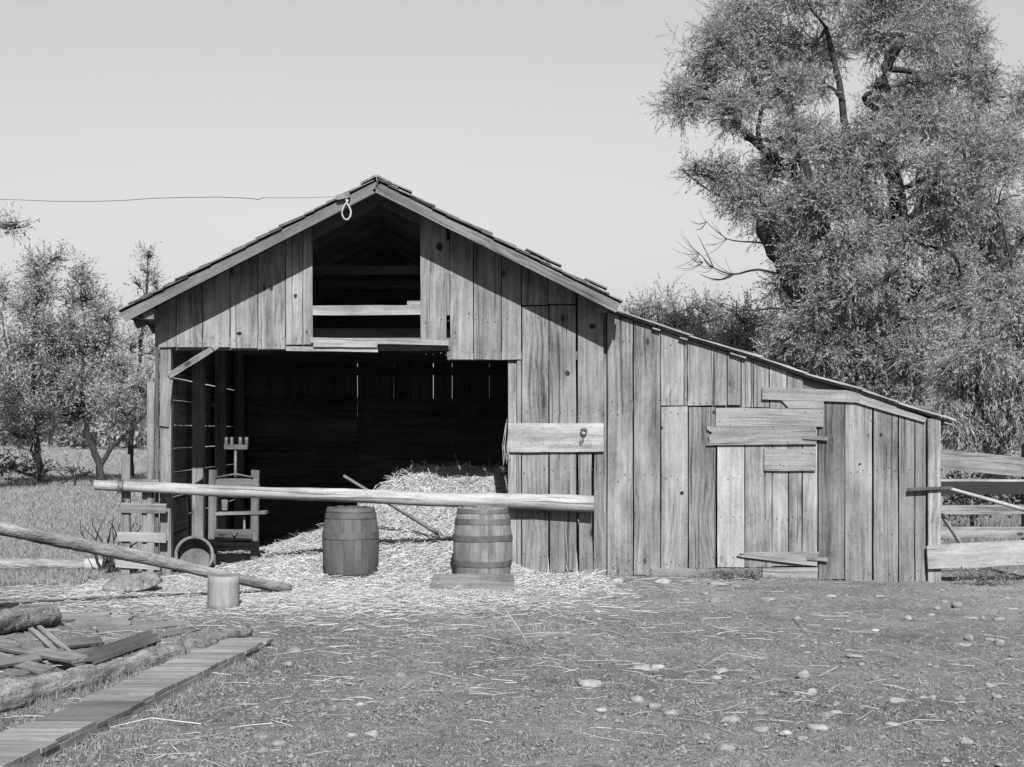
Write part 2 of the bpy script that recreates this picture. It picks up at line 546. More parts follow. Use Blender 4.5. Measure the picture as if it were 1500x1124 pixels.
def vboard(px0, px1, ytop, ybot, y=None, tn=None, mat=None, gap=2.0, name='wall_board', parent=None, topfn=None, slant=0.0, cutb=0.0, ragb=0.0):
    """upright board of the front wall given by its edges in the photograph; top may follow a roof"""
    y = (BW + random.uniform(-0.003, 0.003)) if y is None else y
    x0, x1 = xpx(px0 + gap * 0.35), xpx(px1 - gap * 0.35)
    zb = zpx(ybot)
    xm = (x0 + x1) / 2
    if topfn:
        zl, zr = topfn(x0), topfn(x1)
        zt, cut = (zl + zr) / 2, zr - zl
    else:
        zt, cut = zpx(ytop), 0.0
    dx = slant
    return plank(name, (xm + dx, y, zb), (xm, y, zt), x1 - x0, BT, mat or M_WALL, parent or barn, (0, -1, 0),
                 cut0=cutb, cut1=cut, tn=tn, jag=0.004, rag0=ragb)

top_main = lambda x: roof_z(x) - 0.075
top_lean = lambda x: lean_z(x) - 0.03

# gable boards left of the loft opening
for a, b, yb, tn in [(227, 259, 509, .95), (259, 297.5, 509, .98), (297.5, 337.5, 509, 1.05), (337.5, 378.3, 510.5, 1.1), (378.3, 418.8, 512, 1.02),
                     (418.8, 444, 505.5, 1.15), (444, 459, 505.5, 1.08)]:
    vboard(a, b, 0, yb, topfn=top_main, tn=tn)
# gable boards right of it
vboard(615.5, 654.5, 0, 500, topfn=top_main, tn=1.1)
for a, b, yb, tn in [(659, 693.5, 527, 1.0), (693.5, 734, 527, .9), (734, 763.5, 527, 1.02)]:
    vboard(a, b, 0, yb, topfn=top_main, tn=tn)
plank('wall_board', P(657, 462, BW), P(655.5, 352, BW), 0.035, BT, M_WALL, barn, tn=.95)
vboard(763.5, 802.5, 0, 447.5, topfn=top_main, tn=.95)
vboard(802.5, 843, 0, 446, topfn=top_main, tn=.9)
vboard(764, 803.5, 449.5, 837, tn=.98, ragb=.01)
vboard(803.5, 843.5, 448, 837, tn=.92, slant=.01, ragb=.01)
vboard(845.5, 884.5, 0, 663, topfn=top_main, tn=.93)
vboard(846, 867, 663.8, 840, tn=.9, slant=.012)
vboard(869.5, 887.5, 663.8, 844, tn=.88, slant=-.004)
# door jamb of the wagon opening
vboard(743.5, 757, 533, 836, tn=1.1, mat=M_WALL)
vboard(757, 763.5, 529, 836, tn=.85, gap=1)
# horizontal board with ring
rb = plank('nailed_board', P(744, 641.5, -0.045), P(884.5, 641, -0.045), 0.305, 0.03, M_PALE, barn, w1=0.30, tn=1.08)
# ring and hook on it
ringpts = [P(855, 632, -0.075) + Vector((0.03 * math.cos(a), -0.012, 0.035 * math.sin(a))) for a in np.linspace(0, 2 * math.pi, 15)]
tube_obj('ring_bolt', ringpts, 0.008, M_IRON, barn, 6)
tube_obj('hook', [P(854, 638, -0.062), P(855, 643, -0.10), P(851, 648, -0.10), P(850, 644, -0.085)], 0.008, M_IRON, barn, 6)

# lean-to, upright boards
for a, b, yb, tn, fn in [(889, 927, 844, 1.02, 1), (927.5, 967, 843, .92, 1)]:
    vboard(a, b, 0, yb, topfn=top_lean, tn=tn, ragb=.008)
for a, b, yb, tn in [(967, 1006, 594, 1.12), (1006, 1045, 594, 1.1), (1045, 1064.5, 594, .98), (1064.5, 1085, 593.5, .92), (1085, 1103, 597, 1.0), (1103, 1126, 597, .96), (1126, 1152, 598, 1.1), (1152, 1176, 598, .95)]:
    vboard(a, b, 0, yb, topfn=top_lean, tn=tn)
for a, b, yt, yb, tn in [(967.5, 1007.5, 596, 833, 1.15), (1008, 1048, 597, 832, .82)]:
    vboard(a, b, yt, yb, tn=tn)
# door of the lean-to
dc = P(1123, 715, 0.022)
door = plank('door', dc + Vector((-.53, 0, .56)), dc + Vector((.53, 0, .56)), .12, .04, M_INNER, barn)
plank('door_rail', dc + Vector((-.53, 0, -.54)), dc + Vector((.53, 0, -.54)), .12, .04, M_INNER, door)
tone(door, 1.0)
for a, b, yb, tn, mt in [(1049.5, 1090, 831, .98, M_PALE), (1090, 1130, 830, 1.25, M_WALL), (1130, 1154, 829, 1.2, M_WALL), (1154, 1174, 829, .98, M_WALL), (1174, 1196.5, 829, 1.3, M_WALL)]:
    vboard(a, b, 626, yb, tn=tn, mat=mt, parent=door, name='door_board')
plank('door_batten', P(1032.5, 639, -0.043), P(1195.5, 637.5, -0.043), 0.195, 0.028, M_PALE, door, tn=.72, rag0=.05)
plank('door_batten', P(1119, 673.5, -0.043), P(1194, 674, -0.043), 0.235, 0.028, M_PALE, door, tn=.74)
plank('door_batten', P(1079, 812, -0.043), P(1197.5, 819, -0.043), 0.05, 0.028, M_PALE, door, w1=0.15, tn=.85, rag0=.08)
for cy in (641.5, 818):
    plank('hinge', P(1176 + (6 if cy > 700 else 0), cy, -0.066), P(1213, cy + (1 if cy < 700 else 2), -0.066), 0.03, 0.012, M_IRON, door, tn=1.5, w1=0.045)
plank('nailed_board', P(1048.5, 611, -0.045), P(1205.5, 612, -0.045), 0.195, 0.03, M_PALE, barn, tn=.82)
plank('nailed_board', P(1150, 592, -0.044), P(1206, 592.5, -0.044), 0.085, 0.026, M_PALE, barn, tn=.72, cut0=0.08)
plank('nailed_board', P(1116, 576.5, -0.046), P(1259, 581, -0.046), 0.125, 0.03, M_PALE, barn, tn=.74)
# right hand section
for a, b, yb, tn, c in [(1197.5, 1236.5, 848, .74, 0), (1236.5, 1276.5, 851, 1.08, -.01), (1278, 1314.5, 853.5, 1.0, 0), (1315, 1338.5, 854, .88, 0), (1339, 1355, 854, .85, 0)]:
    vboard(a, b, 0, yb, topfn=lambda x: min(lean_z(x) - 0.10, zpx(589)), tn=tn, cutb=c, y=BW - 0.002)
plank('trim_board', P(1256, 582, -0.047), P(1356, 616, -0.047), 0.12, 0.025, M_PALE, barn, w1=0.05, tn=.82)
plank('wall_board', P(1174, 562, BW + 0.03), P(1262, 586, BW + 0.03), 0.12, 0.02, M_WALL, barn, tn=.8)
plank('corner_post', P(1367, 853, -0.01), P(1366, 613, -0.01), 0.135, 0.10, M_WALL, barn, tn=1.42)
# sill boards at the foot of the lean-to
plank('sill_board', P(952, 840, -0.03), P(1115, 839, -0.03), 0.10, 0.04, M_WALL, barn, tn=1.02, rag0=.02)
plank('sill_board', P(1116, 840.5, -0.032), P(1197, 840, -0.032), 0.125, 0.04, M_WALL, barn, tn=1.1)

# loft opening: bar, header strips
plank('loft_bar', P(458, 455.5, 0.03), P(617, 454.5, 0.03), 0.10, 0.09, M_PALE, barn, tn=.9)
plank('wall_board', P(597, 444.5, 0.02), P(616.5, 444, 0.02), 0.045, 0.05, M_PALE, barn, tn=.85)
plank('header_board', P(456, 498.5, -0.035), P(657, 502.5, -0.035), 0.055, 0.05, M_PALE, barn, tn=.95)
plank('header_board', P(459, 505.5, -0.04), P(553, 506.5, -0.04), 0.042, 0.06, M_PALE, barn, tn=.95)
plank('header_board', P(419, 511, -0.02), P(553.5, 513, -0.02), 0.045, 0.05, M_PALE, barn, tn=.9)

# corner posts, brace, hung boards at the left of the doorway
plank('post', (xpx(242.5), 0.06, 0), (xpx(242.5), 0.06, zpx(470)), 0.115, 0.12, M_FRAME, barn, tn=1.05)
plank('post', (xpx(751), 0.07, 0), (xpx(751), 0.07, zpx(420)), 0.10, 0.10, M_FRAME, barn, tn=.9)
plank('brace', P(248, 551, -0.02), P(311, 512, -0.02), 0.062, 0.05, M_FRAME, barn, tn=1.25)
plank('brace', P(311, 512, -0.02), P(330, 498, 0.05), 0.06, 0.05, M_FRAME, barn, tn=1.1)
plank('nailed_board', P(246.5, 553, -0.012), P(240.5, 625, -0.012), 0.10, 0.022, M_FRAME, barn, tn=1.1)
plank('wall_board', (xpx(224), -0.10, gzf(-3.1, -.1)), (xpx(224.5), -0.10, zpx(560)), 0.075, 0.03, M_WALL, barn, tn=1.05)
plank('wall_board', (xpx(231.5), -0.05, 0), (xpx(231.5), -0.05, zpx(512)), 0.035, 0.03, M_WALL, barn, tn=.55)

# back wall: upright boards with daylight between some of them
xb, i = -3.12, 0
RB = random.Random(5)
while xb < 1.66:
    w = RB.uniform(0.27, 0.30)
    gp = RB.choice([0.001, 0.001, 0.001, 0.003, 0.008])
    zt = roof_z(xb + w / 2) - 0.07
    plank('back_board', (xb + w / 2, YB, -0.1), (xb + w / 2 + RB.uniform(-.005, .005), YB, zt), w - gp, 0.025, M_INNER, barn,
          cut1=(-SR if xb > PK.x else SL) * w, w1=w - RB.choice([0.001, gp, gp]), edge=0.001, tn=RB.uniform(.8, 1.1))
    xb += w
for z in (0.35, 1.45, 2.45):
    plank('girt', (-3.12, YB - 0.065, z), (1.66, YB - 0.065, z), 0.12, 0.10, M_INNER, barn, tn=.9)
for z in (0.12, 0.40, 0.68, 0.96, 1.24, 1.62, 1.90):  # added boards that block daylight through the lower back wall slits
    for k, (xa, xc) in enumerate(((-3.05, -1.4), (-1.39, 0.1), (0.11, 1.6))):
        plank('slit_block_board', (xa, YB - 0.13, z), (xc, YB - 0.13, z + RB.uniform(-.01, .01)), 0.283, 0.022, M_INNER, barn, tn=RB.uniform(.7, 1.0))
zz = 2.68  # more added boards, keeping daylight out of the gable slits
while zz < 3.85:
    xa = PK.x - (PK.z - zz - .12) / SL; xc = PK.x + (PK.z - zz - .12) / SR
    plank('slit_block_board', (max(xa, -3.05), YB - 0.13, zz), (min(xc, 1.6), YB - 0.13, zz), 0.225, 0.022, M_INNER, barn, tn=RB.uniform(.7, 1.0))
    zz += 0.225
# left wall: boards laid level, gaps between
z = 0.02
RL = random.Random(9)
while z < 2.62:
    w = RL.uniform(0.24, 0.29)
    a = RL.uniform(-.006, .006)
    plank('side_board', (-3.105, 0.13, z + w / 2), (-3.105, YB - 0.02, z + w / 2 + a), min(w - RL.choice([.004, .010, .016]), 2.68 - z), 0.024, M_INNER, barn,
          normal=(1, 0, 0), edge=.003, tn=RL.uniform(.8, 1.15))
    z += w
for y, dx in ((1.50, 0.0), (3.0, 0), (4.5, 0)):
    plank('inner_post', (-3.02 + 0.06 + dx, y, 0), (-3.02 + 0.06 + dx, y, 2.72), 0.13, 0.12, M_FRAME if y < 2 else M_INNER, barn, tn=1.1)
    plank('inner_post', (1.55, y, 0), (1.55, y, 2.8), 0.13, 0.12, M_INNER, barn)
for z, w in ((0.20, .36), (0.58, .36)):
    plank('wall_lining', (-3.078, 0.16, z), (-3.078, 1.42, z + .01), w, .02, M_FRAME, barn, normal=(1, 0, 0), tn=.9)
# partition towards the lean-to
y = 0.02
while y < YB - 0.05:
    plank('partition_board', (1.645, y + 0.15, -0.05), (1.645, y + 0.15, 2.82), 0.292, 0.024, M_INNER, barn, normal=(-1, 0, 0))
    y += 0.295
# lean-to: end wall, back wall
y = 0.06
while y < YB:
    plank('side_board', (5.16, y + 0.15, -0.15), (5.16, y + 0.15, lean_z(5.16) - 0.05), 0.29, 0.024, M_INNER, barn, normal=(1, 0, 0))
    y += 0.295
xb = 1.68
while xb < 5.1:
    plank('back_board', (xb + 0.15, YB, -0.15), (xb + 0.15, YB, lean_z(xb + .15) - 0.05), 0.29, 0.024, M_INNER, barn, cut1=-.1)
    xb += 0.295
# front studs behind the boards (dark gaps show nothing)
for px in (900, 1035, 1200, 1340):
    plank('stud', (xpx(px), 0.06, -0.05), (xpx(px), 0.06, lean_z(xpx(px)) - 0.06), 0.10, 0.10, M_INNER, barn)
plank('girt', (1.70, 0.055, zpx(596)), (5.1, 0.055, zpx(600)), 0.09, 0.09, M_INNER, barn)
plank('girt', (-3.08, 0.055, zpx(504)), (xpx(665), 0.055, zpx(504)), 0.13, 0.09, M_INNER, barn)
plank('girt', (xpx(655), 0.055, zpx(521)), (1.6, 0.055, zpx(521)), 0.09, 0.09, M_INNER, barn)
# wall plates run out under the eaves
plank('wall_plate', (-3.13, -0.36, 2.745), (-3.13, YB, 2.745), 0.11, 0.12, M_INNER, barn, normal=(-1, 0, 0))
plank('wall_plate', (-3.265, -0.38, 2.755), (-3.265, YB, 2.755), 0.09, 0.05, M_INNER, barn, normal=(-1, 0, 0))
plank('wall_plate', (1.58, -0.30, 2.83), (1.58, YB, 2.83), 0.11, 0.12, M_INNER, barn, normal=(-1, 0, 0))
# rafters, ridge, ties
for y in np.linspace(0.12, YB - 0.1, 9):
    for s in (-1, 1):
        xe = XE0 + 0.03 if s < 0 else XE1 - 0.03
        a = Vector((xe, y, roof_z(xe) - 0.115)); b = Vector((PK.x + s * 0.02, y, roof_z(PK.x) - 0.125))
        plank('rafter', a, b, 0.10, 0.05, M_INNER, barn, normal=(0, -1, 0), tn=.7)
for y in (1.5, 3.0, 4.5):
    plank('tie_beam', (-3.0, y, 2.68), (1.6, y, 2.68), 0.12, 0.06, M_INNER, barn)
    plank('collar_tie', (-1.95, y - .06, 3.42), (0.42, y - .06, 3.42), 0.10, 0.03, M_INNER, barn, tn=.6)

# roof deck (part) and shingles (sub-parts)
def slab(name, prof, y0, y1, th, mat, parent):
    n = len(prof); V = []
    for y in (y0, y1):
        for (x, z) in prof: V.append((x, y, z))
        for (x, z) in prof: V.append((x, y, z - th))
    Fc = []
    for i in range(n - 1):
        Fc.append((i, i + 1, 2 * n + i + 1, 2 * n + i))
        Fc.append((n + i + 1, n + i, 3 * n + i, 3 * n + i + 1))
        Fc.append((n + i, n + i + 1, i + 1, i))
        Fc.append((2 * n + i, 2 * n + i + 1, 3 * n + i + 1, 3 * n + i))
    Fc.append((0, 2 * n, 3 * n, n)); Fc.append((n - 1, 2 * n - 1, 4 * n - 1, 3 * n - 1))
    return mesh_obj(name, mk_mesh(name, V, Fc, mat), parent)
roof = slab('roof', [(XE0, roof_z(XE0) - 0.03), (PK.x, PK.z - 0.03), (XE1, roof_z(XE1) - 0.03)], -0.40, YB + 0.3, 0.025, M_INNER, barn)
tone(roof, 1.0)
# rake boards
zr = -0.125
plank('rake_board', (XE0 + .02, -0.417, roof_z(XE0 + .02) - 0.085), (PK.x - 0.003, -0.417, PK.z - 0.088), 0.10, 0.028, M_FRAME, roof, tn=.72, cut0=0.03, cut1=-0.052)
plank('rake_board', (PK.x + 0.003, -0.417, PK.z - 0.088), (XE1 - .005, -0.417, roof_z(XE1 - .005) - 0.085), 0.10, 0.028, M_FRAME, roof, tn=.86, cut0=-0.05, cut1=0.0)

def shingle_mesh(w, seed):
    R = random.Random(seed)
    Lg, th = 0.40, 0.016
    a = R.uniform(-.006, .006)
    V = [(0, 0, 0), (w, 0, a), (w, Lg, 0), (0, Lg, 0), (0, 0, th), (w, 0, th + a), (w, Lg, 0.004), (0, Lg, 0.004)]
    Fc = [(3, 2, 1, 0), (4, 5, 6, 7), (0, 1, 5, 4), (1, 2, 6, 5), (2, 3, 7, 6), (3, 0, 4, 7)]
    return mk_mesh('shingle', V, Fc, M_SHINGLE)
SHW = [0.09, 0.12, 0.15, 0.18, 0.13]
SHM = [shingle_mesh(w, i) for i, w in enumerate(SHW)]
SHV = [np.array([v.co[:] for v in m.vertices]) for m in SHM]
SHF = np.array([p.vertices[:] for p in SHM[0].polygons])
restV, restF, cnt = [], [], 0
RS = random.Random(21)
for s in (-1, 1):
    sl = SL if s < 0 else SR
    xe = XE0 if s < 0 else XE1
    u = Vector((-s * 1.0, 0, sl)).normalized()          # up the slope
    nrm = Vector((s * sl, 0, 1)).normalized()
    nc = int(((PK - Vector((xe, PK.y, roof_z(xe)))).length) / 0.135)
    for c in range(nc):
        base = Vector((xe, 0, roof_z(xe))) - u * 0.03 + u * (0.135 * c) - nrm * 0.004
        y = -0.445 + RS.uniform(-.02, .015)
        k = 0
        while y < YB + 0.32:
            q = RS.randrange(5); w = SHW[q]
            lift = abs(RS.gauss(0, 0.006)) + (0.03 if RS.random() < 0.03 else 0)
            skew = RS.uniform(-.02, .02)
            tilt = Matrix.Rotation(-math.asin(0.045), 4, 'X')
            org = base + u * RS.uniform(-.02, .012) + nrm * (0.004 + lift)
            xa = Vector((0, 1, 0)) if s > 0 else Vector((0, -1, 0))
            start = y if s > 0 else y + w
            xv = xa; yv = u; zv = xv.cross(yv)
            m = Matrix(((xv.x, yv.x, zv.x, org.x), (xv.y, yv.y, zv.y, start), (xv.z, yv.z, zv.z, org.z), (0, 0, 0, 1))) @ tilt @ Matrix.Diagonal((1, min(1.0, ((PK - Vector((xe, PK.y, roof_z(xe)))).length - 0.135 * c + 0.01) / 0.40), 1, 1))
            if k < 5:
                so = mesh_obj('shingle', SHM[q], roof, m); tone(so, RS.uniform(.7, 1.25))
            else:
                A = np.array(m)
                restV.append(SHV[q] @ A[:3, :3].T + A[:3, 3]); restF.append(SHF + 8 * len(restF))
            y += w + 0.006; k += 1
ro = mesh_obj('shingles', np_mesh('shingles', np.concatenate(restV), np.concatenate(restF), M_SHINGLE), roof)
tone(ro, 1.0); tag(ro, kind='stuff')
# ridge caps
for s in (-1, 1):
    for k in range(3):
        y0 = -0.46 + k * 2.2
        sl = SL if s < 0 else SR
        u = Vector((s, 0, -sl)).normalized(); nrm = Vector((s * sl, 0, 1)).normalized()
        c = Vector((PK.x, 0, PK.z)) + u * 0.08 + nrm * 0.026
        plank('ridge_board', c + Vector((0, y0, 0)), c + Vector((0, y0 + 2.19, 0)), 0.17, 0.02, M_SHINGLE, roof, normal=nrm, tn=1.1)
# a few loose pieces lying on the right slope
for t_, ln in ((0.66, .28), (0.72, .2), (.9, .25)):
    x = PK.x + (XE1 - PK.x) * t_
    nr = Vector((SR, 0, 1)).normalized(); u = Vector((1, 0, -SR)).normalized()
    c = Vector((x, -0.36, roof_z(x))) + nr * 0.045
    plank('loose_shingle', c - u * ln / 2, c + u * ln / 2 + nr * .01, 0.13, 0.014, M_SHINGLE, roof, normal=nr, tn=1.1)

# lean-to roof: thin sheathing with a lapped edge
lprof = [(p.x, p.z) for p in LEAN]
lprof[0] = (1.60, LEAN[0].z + 0.025)
lroof = slab('lean_to_roof', lprof, -0.07, YB + 0.2, 0.022, M_SHINGLE, barn); tone(lroof, 1.2)
for i in range(len(lprof) - 1):
    a = Vector((lprof[i][0], -0.085, lprof[i][1] + 0.006)); b = Vector((lprof[i + 1][0] + .03, -0.085, lprof[i + 1][1] + 0.010))
    plank('roofing_strip', a, b, 0.016, 0.05, M_PALE, lroof, tn=random.uniform(.8, 1.2), edge=.004)
for px, w in ((960, 14), (1000, 12), (1073, 16), (1085, 16), (1385, 16)):
    x = xpx(px)
    plank('roof_batten', (x, -0.082, lean_z(x) - 0.040), (x, YB, lean_z(x) - 0.040), 0.085, 0.016, M_PALE, lroof, normal=(0.3, 0, 1), tn=.7)
for i in range(7):
    y = 0.4 + i * 0.9
    plank('lean_to_rafter', (1.7, y, lean_z(1.7) - 0.10), (5.14, y, lean_z(5.14) - 0.10), 0.10, 0.05, M_INNER, lroof)

# nail heads on the front boards (far too small to pick apart)
nv, nf = [], []
RNl = random.Random(3)
def nail(px, py, y):
    c = P(px, py, y); r = RNl.uniform(.005, .0085); b = len(nv)
    for j in range(6):
        a = j * math.pi / 3
        nv.append((c.x + r * math.cos(a), c.y, c.z + r * math.sin(a)))
    nf.append(tuple(range(b, b + 6))[::-1])
for x0, x1, rows in ((228, 455, (500,)), (620, 760, (470, 518)), (765, 885, (470, 600, 690, 815)), (890, 1045, (505, 588, 605, 700, 822)), (1050, 1195, (640, 700, 760, 820)), (1199, 1355, (620, 690, 780, 842))):
    for r in rows:
        x = x0 + 5
        while x < x1:
            for dx in (0, 9):
                nail(x + dx + RNl.uniform(-3, 3), r + RNl.uniform(-6, 6), -0.0325)
            x += 20
for (px0, px1, py, y) in ((1052, 1202, 611, -.0615), (1040, 1192, 638, -.0585), (1122, 1192, 674, -.0585), (748, 882, 641, -.0615)):
    for i in range(9):
        nail(px0 + (px1 - px0) * i / 8 + RNl.uniform(-4, 4), py + RNl.choice([-9, 9]) + RNl.uniform(-3, 3), y)
no = mesh_obj('nail_heads', mk_mesh('nail_heads', nv, nf, M_IRON), barn); tone(no, .6); tag(no, kind='stuff')
# knot holes
def knot_hole(px, py, rx, rz, y=-0.0325):
    c = P(px, py, 0); V, Fc = [(0, 0.001, 0)], []
    n = 10
    for j in range(n):
        a = 2 * math.pi * j / n; q = 1 + random.uniform(-.15, .15)
        V.append((rx * q * math.cos(a), 0, rz * q * math.sin(a)))
    for j in range(n): Fc.append((0, 1 + (j + 1) % n, 1 + j))
    o = mesh_obj('knot', mk_mesh('knot', V, Fc, M_KNOT), barn, Matrix.Translation((c.x, y, c.z))); tone(o, 1)
M_KNOT = simple('knot_wood', 0.018, 0.3, 60, 0.9, 0.1, 0.5)
for q in ((351, 489, .030, .022), (398, 422, .022, .03), (433, 434, .018, .022), (450, 487, .010, .012), (644, 362, .035, .045), (867, 479, .032, .030), (687, 460, .009, .009),
          (969, 627, .013, .013), (998, 722, .02, .02), (1258, 680, .013, .013), (1289, 637, .018, .02), (1271, 638, .008, .008), (1045, 604, .016, .02), (831, 547, .025, .03), (667, 488, .008, .008)):
    knot_hole(*q)

# ------------------------------------------------------------------ peeled rail in front of the doorway
rail = pole('rail', P(139, 711, -0.16), P(869, 738.5, -0.125), 0.052, 0.088, M_PEEL, seg=26, sides=14, rough=0.065, tn=1.05, endmat=M_END, bend=.012)
tag(rail, 'long pale peeled pole laid level across the barn doorway', 'pole')
tieb = P(178, 712, -0.16)
tie = []
for k in range(40):
    a = k * 0.62
    tie.append(tieb + Vector((0.012 * math.sin(k * 1.7) + 0.0015 * k - .03, -0.02 + 0.075 * math.cos(a), 0.068 * math.sin(a))))
tie += [tieb + Vector((0.03, -0.09, 0.02)), tieb + Vector((-0.03, -0.10, -0.10)), tieb + Vector((0.0, -0.08, -0.05))]
to = tube_obj('wire_tie', tie, 0.004, M_IRON, None, 5)
tag(to, 'dark wire lashing the pale pole to the small gate', 'wire')

# ------------------------------------------------------------------ barrels
def barrel(px, pyb, h, rt, rm, rb, hoops, label, tn, lid_drop=0.025, htone=1.0, hmat=None):
    g = G(px, pyb)
    c = Vector((g.x, g.y + rb, 0)); zb = gzf(c.x, c.y) - 0.01
    c.z = zb
    root = empty('barrel', c, label, 'barrel', 'barrels in front of the doorway')
    mt = Matrix.Translation(c)
    def prof(f):
        f2 = f
        if f2 < .5: return rb + (rm - rb) * (1 - (1 - f2 / .5) ** 2)
        return rt + (rm - rt) * (1 - ((f2 - .5) / .5) ** 2)
    N, S = 22, 9
    R = random.Random(int(px))
    edges = [i + R.uniform(-.18, .18) for i in range(N)]
    for i in range(N):
        a0 = 2 * math.pi * edges[i] / N; a1 = 2 * math.pi * (edges[(i + 1) % N] + (N if i == N - 1 else 0)) / N
        g_ = 0.0032
        V, Fc = [], []
        jt = R.uniform(-.004, .004)
        for k in range(S + 1):
            f = k / S; r = prof(f); z = f * h + (jt if k == S else 0)
            for rr_, aa in ((r, a0 + g_), (r * 1.002, (a0 + a1) / 2), (r, a1 - g_), (r - .022, a1 - g_), (r - .022, a0 + g_)):
                V.append((rr_ * math.cos(aa), rr_ * math.sin(aa), z))
        for k in range(S):
            for j in range(5):
                a = k * 5 + j; b = k * 5 + (j + 1) % 5
                Fc.append((a, b, b + 5, a + 5))
        Fc.append((4, 3, 2, 1, 0)); Fc.append(tuple(S * 5 + j for j in range(5)))
        o = mesh_obj('stave', mk_mesh('stave', V, Fc, M_STAVE), root, mt); tone(o, tn * R.uniform(.955, 1.045))
    V, Fc = [(0, 0, h - lid_drop)], []
    for j in range(24):
        a = j * math.pi / 12; V.append(((rt - .015) * math.cos(a), (rt - .015) * math.sin(a), h - lid_drop))
    for j in range(24): Fc.append((0, 1 + j, 1 + (j + 1) % 24))
    o = mesh_obj('barrel_head', mk_mesh('barrel_head', V, Fc, M_STAVE), root, mt); tone(o, tn)
    for (f0, f1) in hoops:
        V, Fc, n = [], [], 40
        for j in range(n):
            a = 2 * math.pi * j / n; ca, sa = math.cos(a), math.sin(a)
            wv = 0.002 * math.sin(3 * a + f0 * 9)
            for (ff, e) in ((f0, .006), (f1, .006), (f1, -.002), (f0, -.002)):
                V.append(((prof(ff) + e) * ca, (prof(ff) + e) * sa, ff * h + wv))
        for j in range(n):
            for q in range(4):
                a = j * 4 + q; b = j * 4 + (q + 1) % 4; a2 = ((j + 1) % n) * 4 + q; b2 = ((j + 1) % n) * 4 + (q + 1) % 4
                Fc.append((a, a2, b2, b))
        o = mesh_obj('hoop', mk_mesh('hoop', V, Fc, hmat or M_HOOP), root, mt); tone(o, htone)
    return root
barrel(511, 855, 0.765, .237, .290, .250, [(0.945, 0.99), (0.86, 0.93), (0.59, 0.68), (0.07, 0.12), (0.13, 0.155)], 'darker brown barrel standing alone in the straw', .66, htone=.72)
barrel(708, 859, 0.775, .243, .298, .250, [(0.93, 0.985), (0.79, 0.86), (0.575, 0.65), (0.25, 0.32), (.03, .09)], 'paler stained barrel behind the squared timber block', 1.4, htone=.85)

# squared timber lying in front of the paler barrel
g0 = G(628, 868); g1 = G(753, 867)
tb = plank('timber_block', Vector((g0.x + .02, g0.y + 0.09, 0.075)), Vector((g1.x, g0.y + 0.09, 0.075)), 0.165, 0.17, M_WALL, tn=1.02, cut0=-0.07, edge=.004)
tag(tb, 'short squared timber with slanted end lying before the paler barrel', 'timber')
# flat strip of wood on the ground beside it
fl = plank('wood_strip', G(770, 859, .01) , G(803, 862, .01), 0.05, 0.02, M_WALL, normal=(0, -.3, 1), tn=.7)
tag(fl, 'small dark wood strip on the straw beside the timber block', 'wood')

# ------------------------------------------------------------------ sawn block
g = G(323, 893)
cb = pole('chopping_block', (g.x, g.y + 0.135, -0.02), (g.x + .004, g.y + 0.135, 0.278), 0.138, 0.136, M_PEEL, seg=5, sides=22, rough=0.012, tn=.72, endmat=M_END)
tag(cb, 'short upright sawn wood block standing in the straw', 'wood block')

# ------------------------------------------------------------------ leaning pole and logs on the left
lp = pole('leaning_pole', Vector((-3.95, -3.25, 0.80)), G(424, 864, 0.03), 0.062, 0.047, M_POLEBARK, seg=60, sides=16, rough=0.10, tn=1.35, endmat=M_END)
tag(lp, 'long tapering weathered pole slanting down to the ground', 'pole')
st = pole('stump', (-3.88, -3.27, -0.05), (-3.88, -3.27, 0.70), 0.2, 0.17, M_BARK, seg=8, sides=14, endmat=M_END)
tag(st, 'rough stump propping up the raised end of the slanting pole', 'stump')
a = G(-60, 838, 0.0); b = G(152, 838, 0.0)
lg = pole('log', Vector((a.x, a.y + .08, .075)), Vector((b.x, b.y + .08,   .07)), 0.072, 0.066, M_POLEBARK, seg=16, sides=12, rough=.06, tn=1.45, endmat=M_END)
tag(lg, 'grey log with pale bared end lying beside the small gate', 'log')
pe = pole('bared_end', Vector((b.x - .22, b.y + .08, .072)), Vector((b.x + .012, b.y + .08, .069)), 0.071, 0.068, M_PEEL, lg, seg=4, sides=12, rough=.05, tn=1.1, endmat=M_END)

# slab of wood beside the log
def lump(name, c, rx, ry, rz, mat, seed, n=12, m=8, flat=0.5, rot=0.0, parent=None, rough=.12, tn=1.0):
    R = np.random.default_rng(seed)
    ph = R.uniform(0, 6.28, 9)
    V, Fc = [], []
    for i in range(m + 1):
        th = math.pi * i / m
        for j in range(n):
            a = 2 * math.pi * j / n
            d = Vector((math.sin(th) * math.cos(a), math.sin(th) * math.sin(a), math.cos(th)))
            q = 1 + rough * (math.sin(2 * d.x * 2 + ph[0]) + math.sin(3 * d.y * 2 + ph[1]) + math.sin(5 * d.z + ph[2] + 2 * d.x) * .7 + math.sin(7 * d.x + 4 * d.y + ph[3]) * .5 + math.sin(9 * d.y - 6 * d.z + ph[4]) * .45 + math.sin(13 * d.x + 5 * d.z + ph[5]) * .3)
            p = d * q
            p.z = math.copysign(abs(p.z) ** flat, p.z) if flat != 1 else p.z
            V.append((p.x * rx, p.y * ry, p.z * rz))
    for i in range(m):
        for j in range(n):
            Fc.append((i * n + j, (i + 1) * n + j, (i + 1) * n + (j + 1) % n, i * n + (j + 1) % n))
    me = mk_mesh(name, V, Fc, mat, smooth=True)
    o = mesh_obj(name, me, parent, Matrix.Translation(Vector(c)) @ Matrix.Rotation(rot, 4, 'Z'))
    return tone(o, tn)
g = G(187, 871)
sl = lump('wood_slab', (g.x, g.y + .17, 0.085), .27, .20, .035, M_WALL, 4, 22, 10, .8, .12, rough=.045, tn=.95)
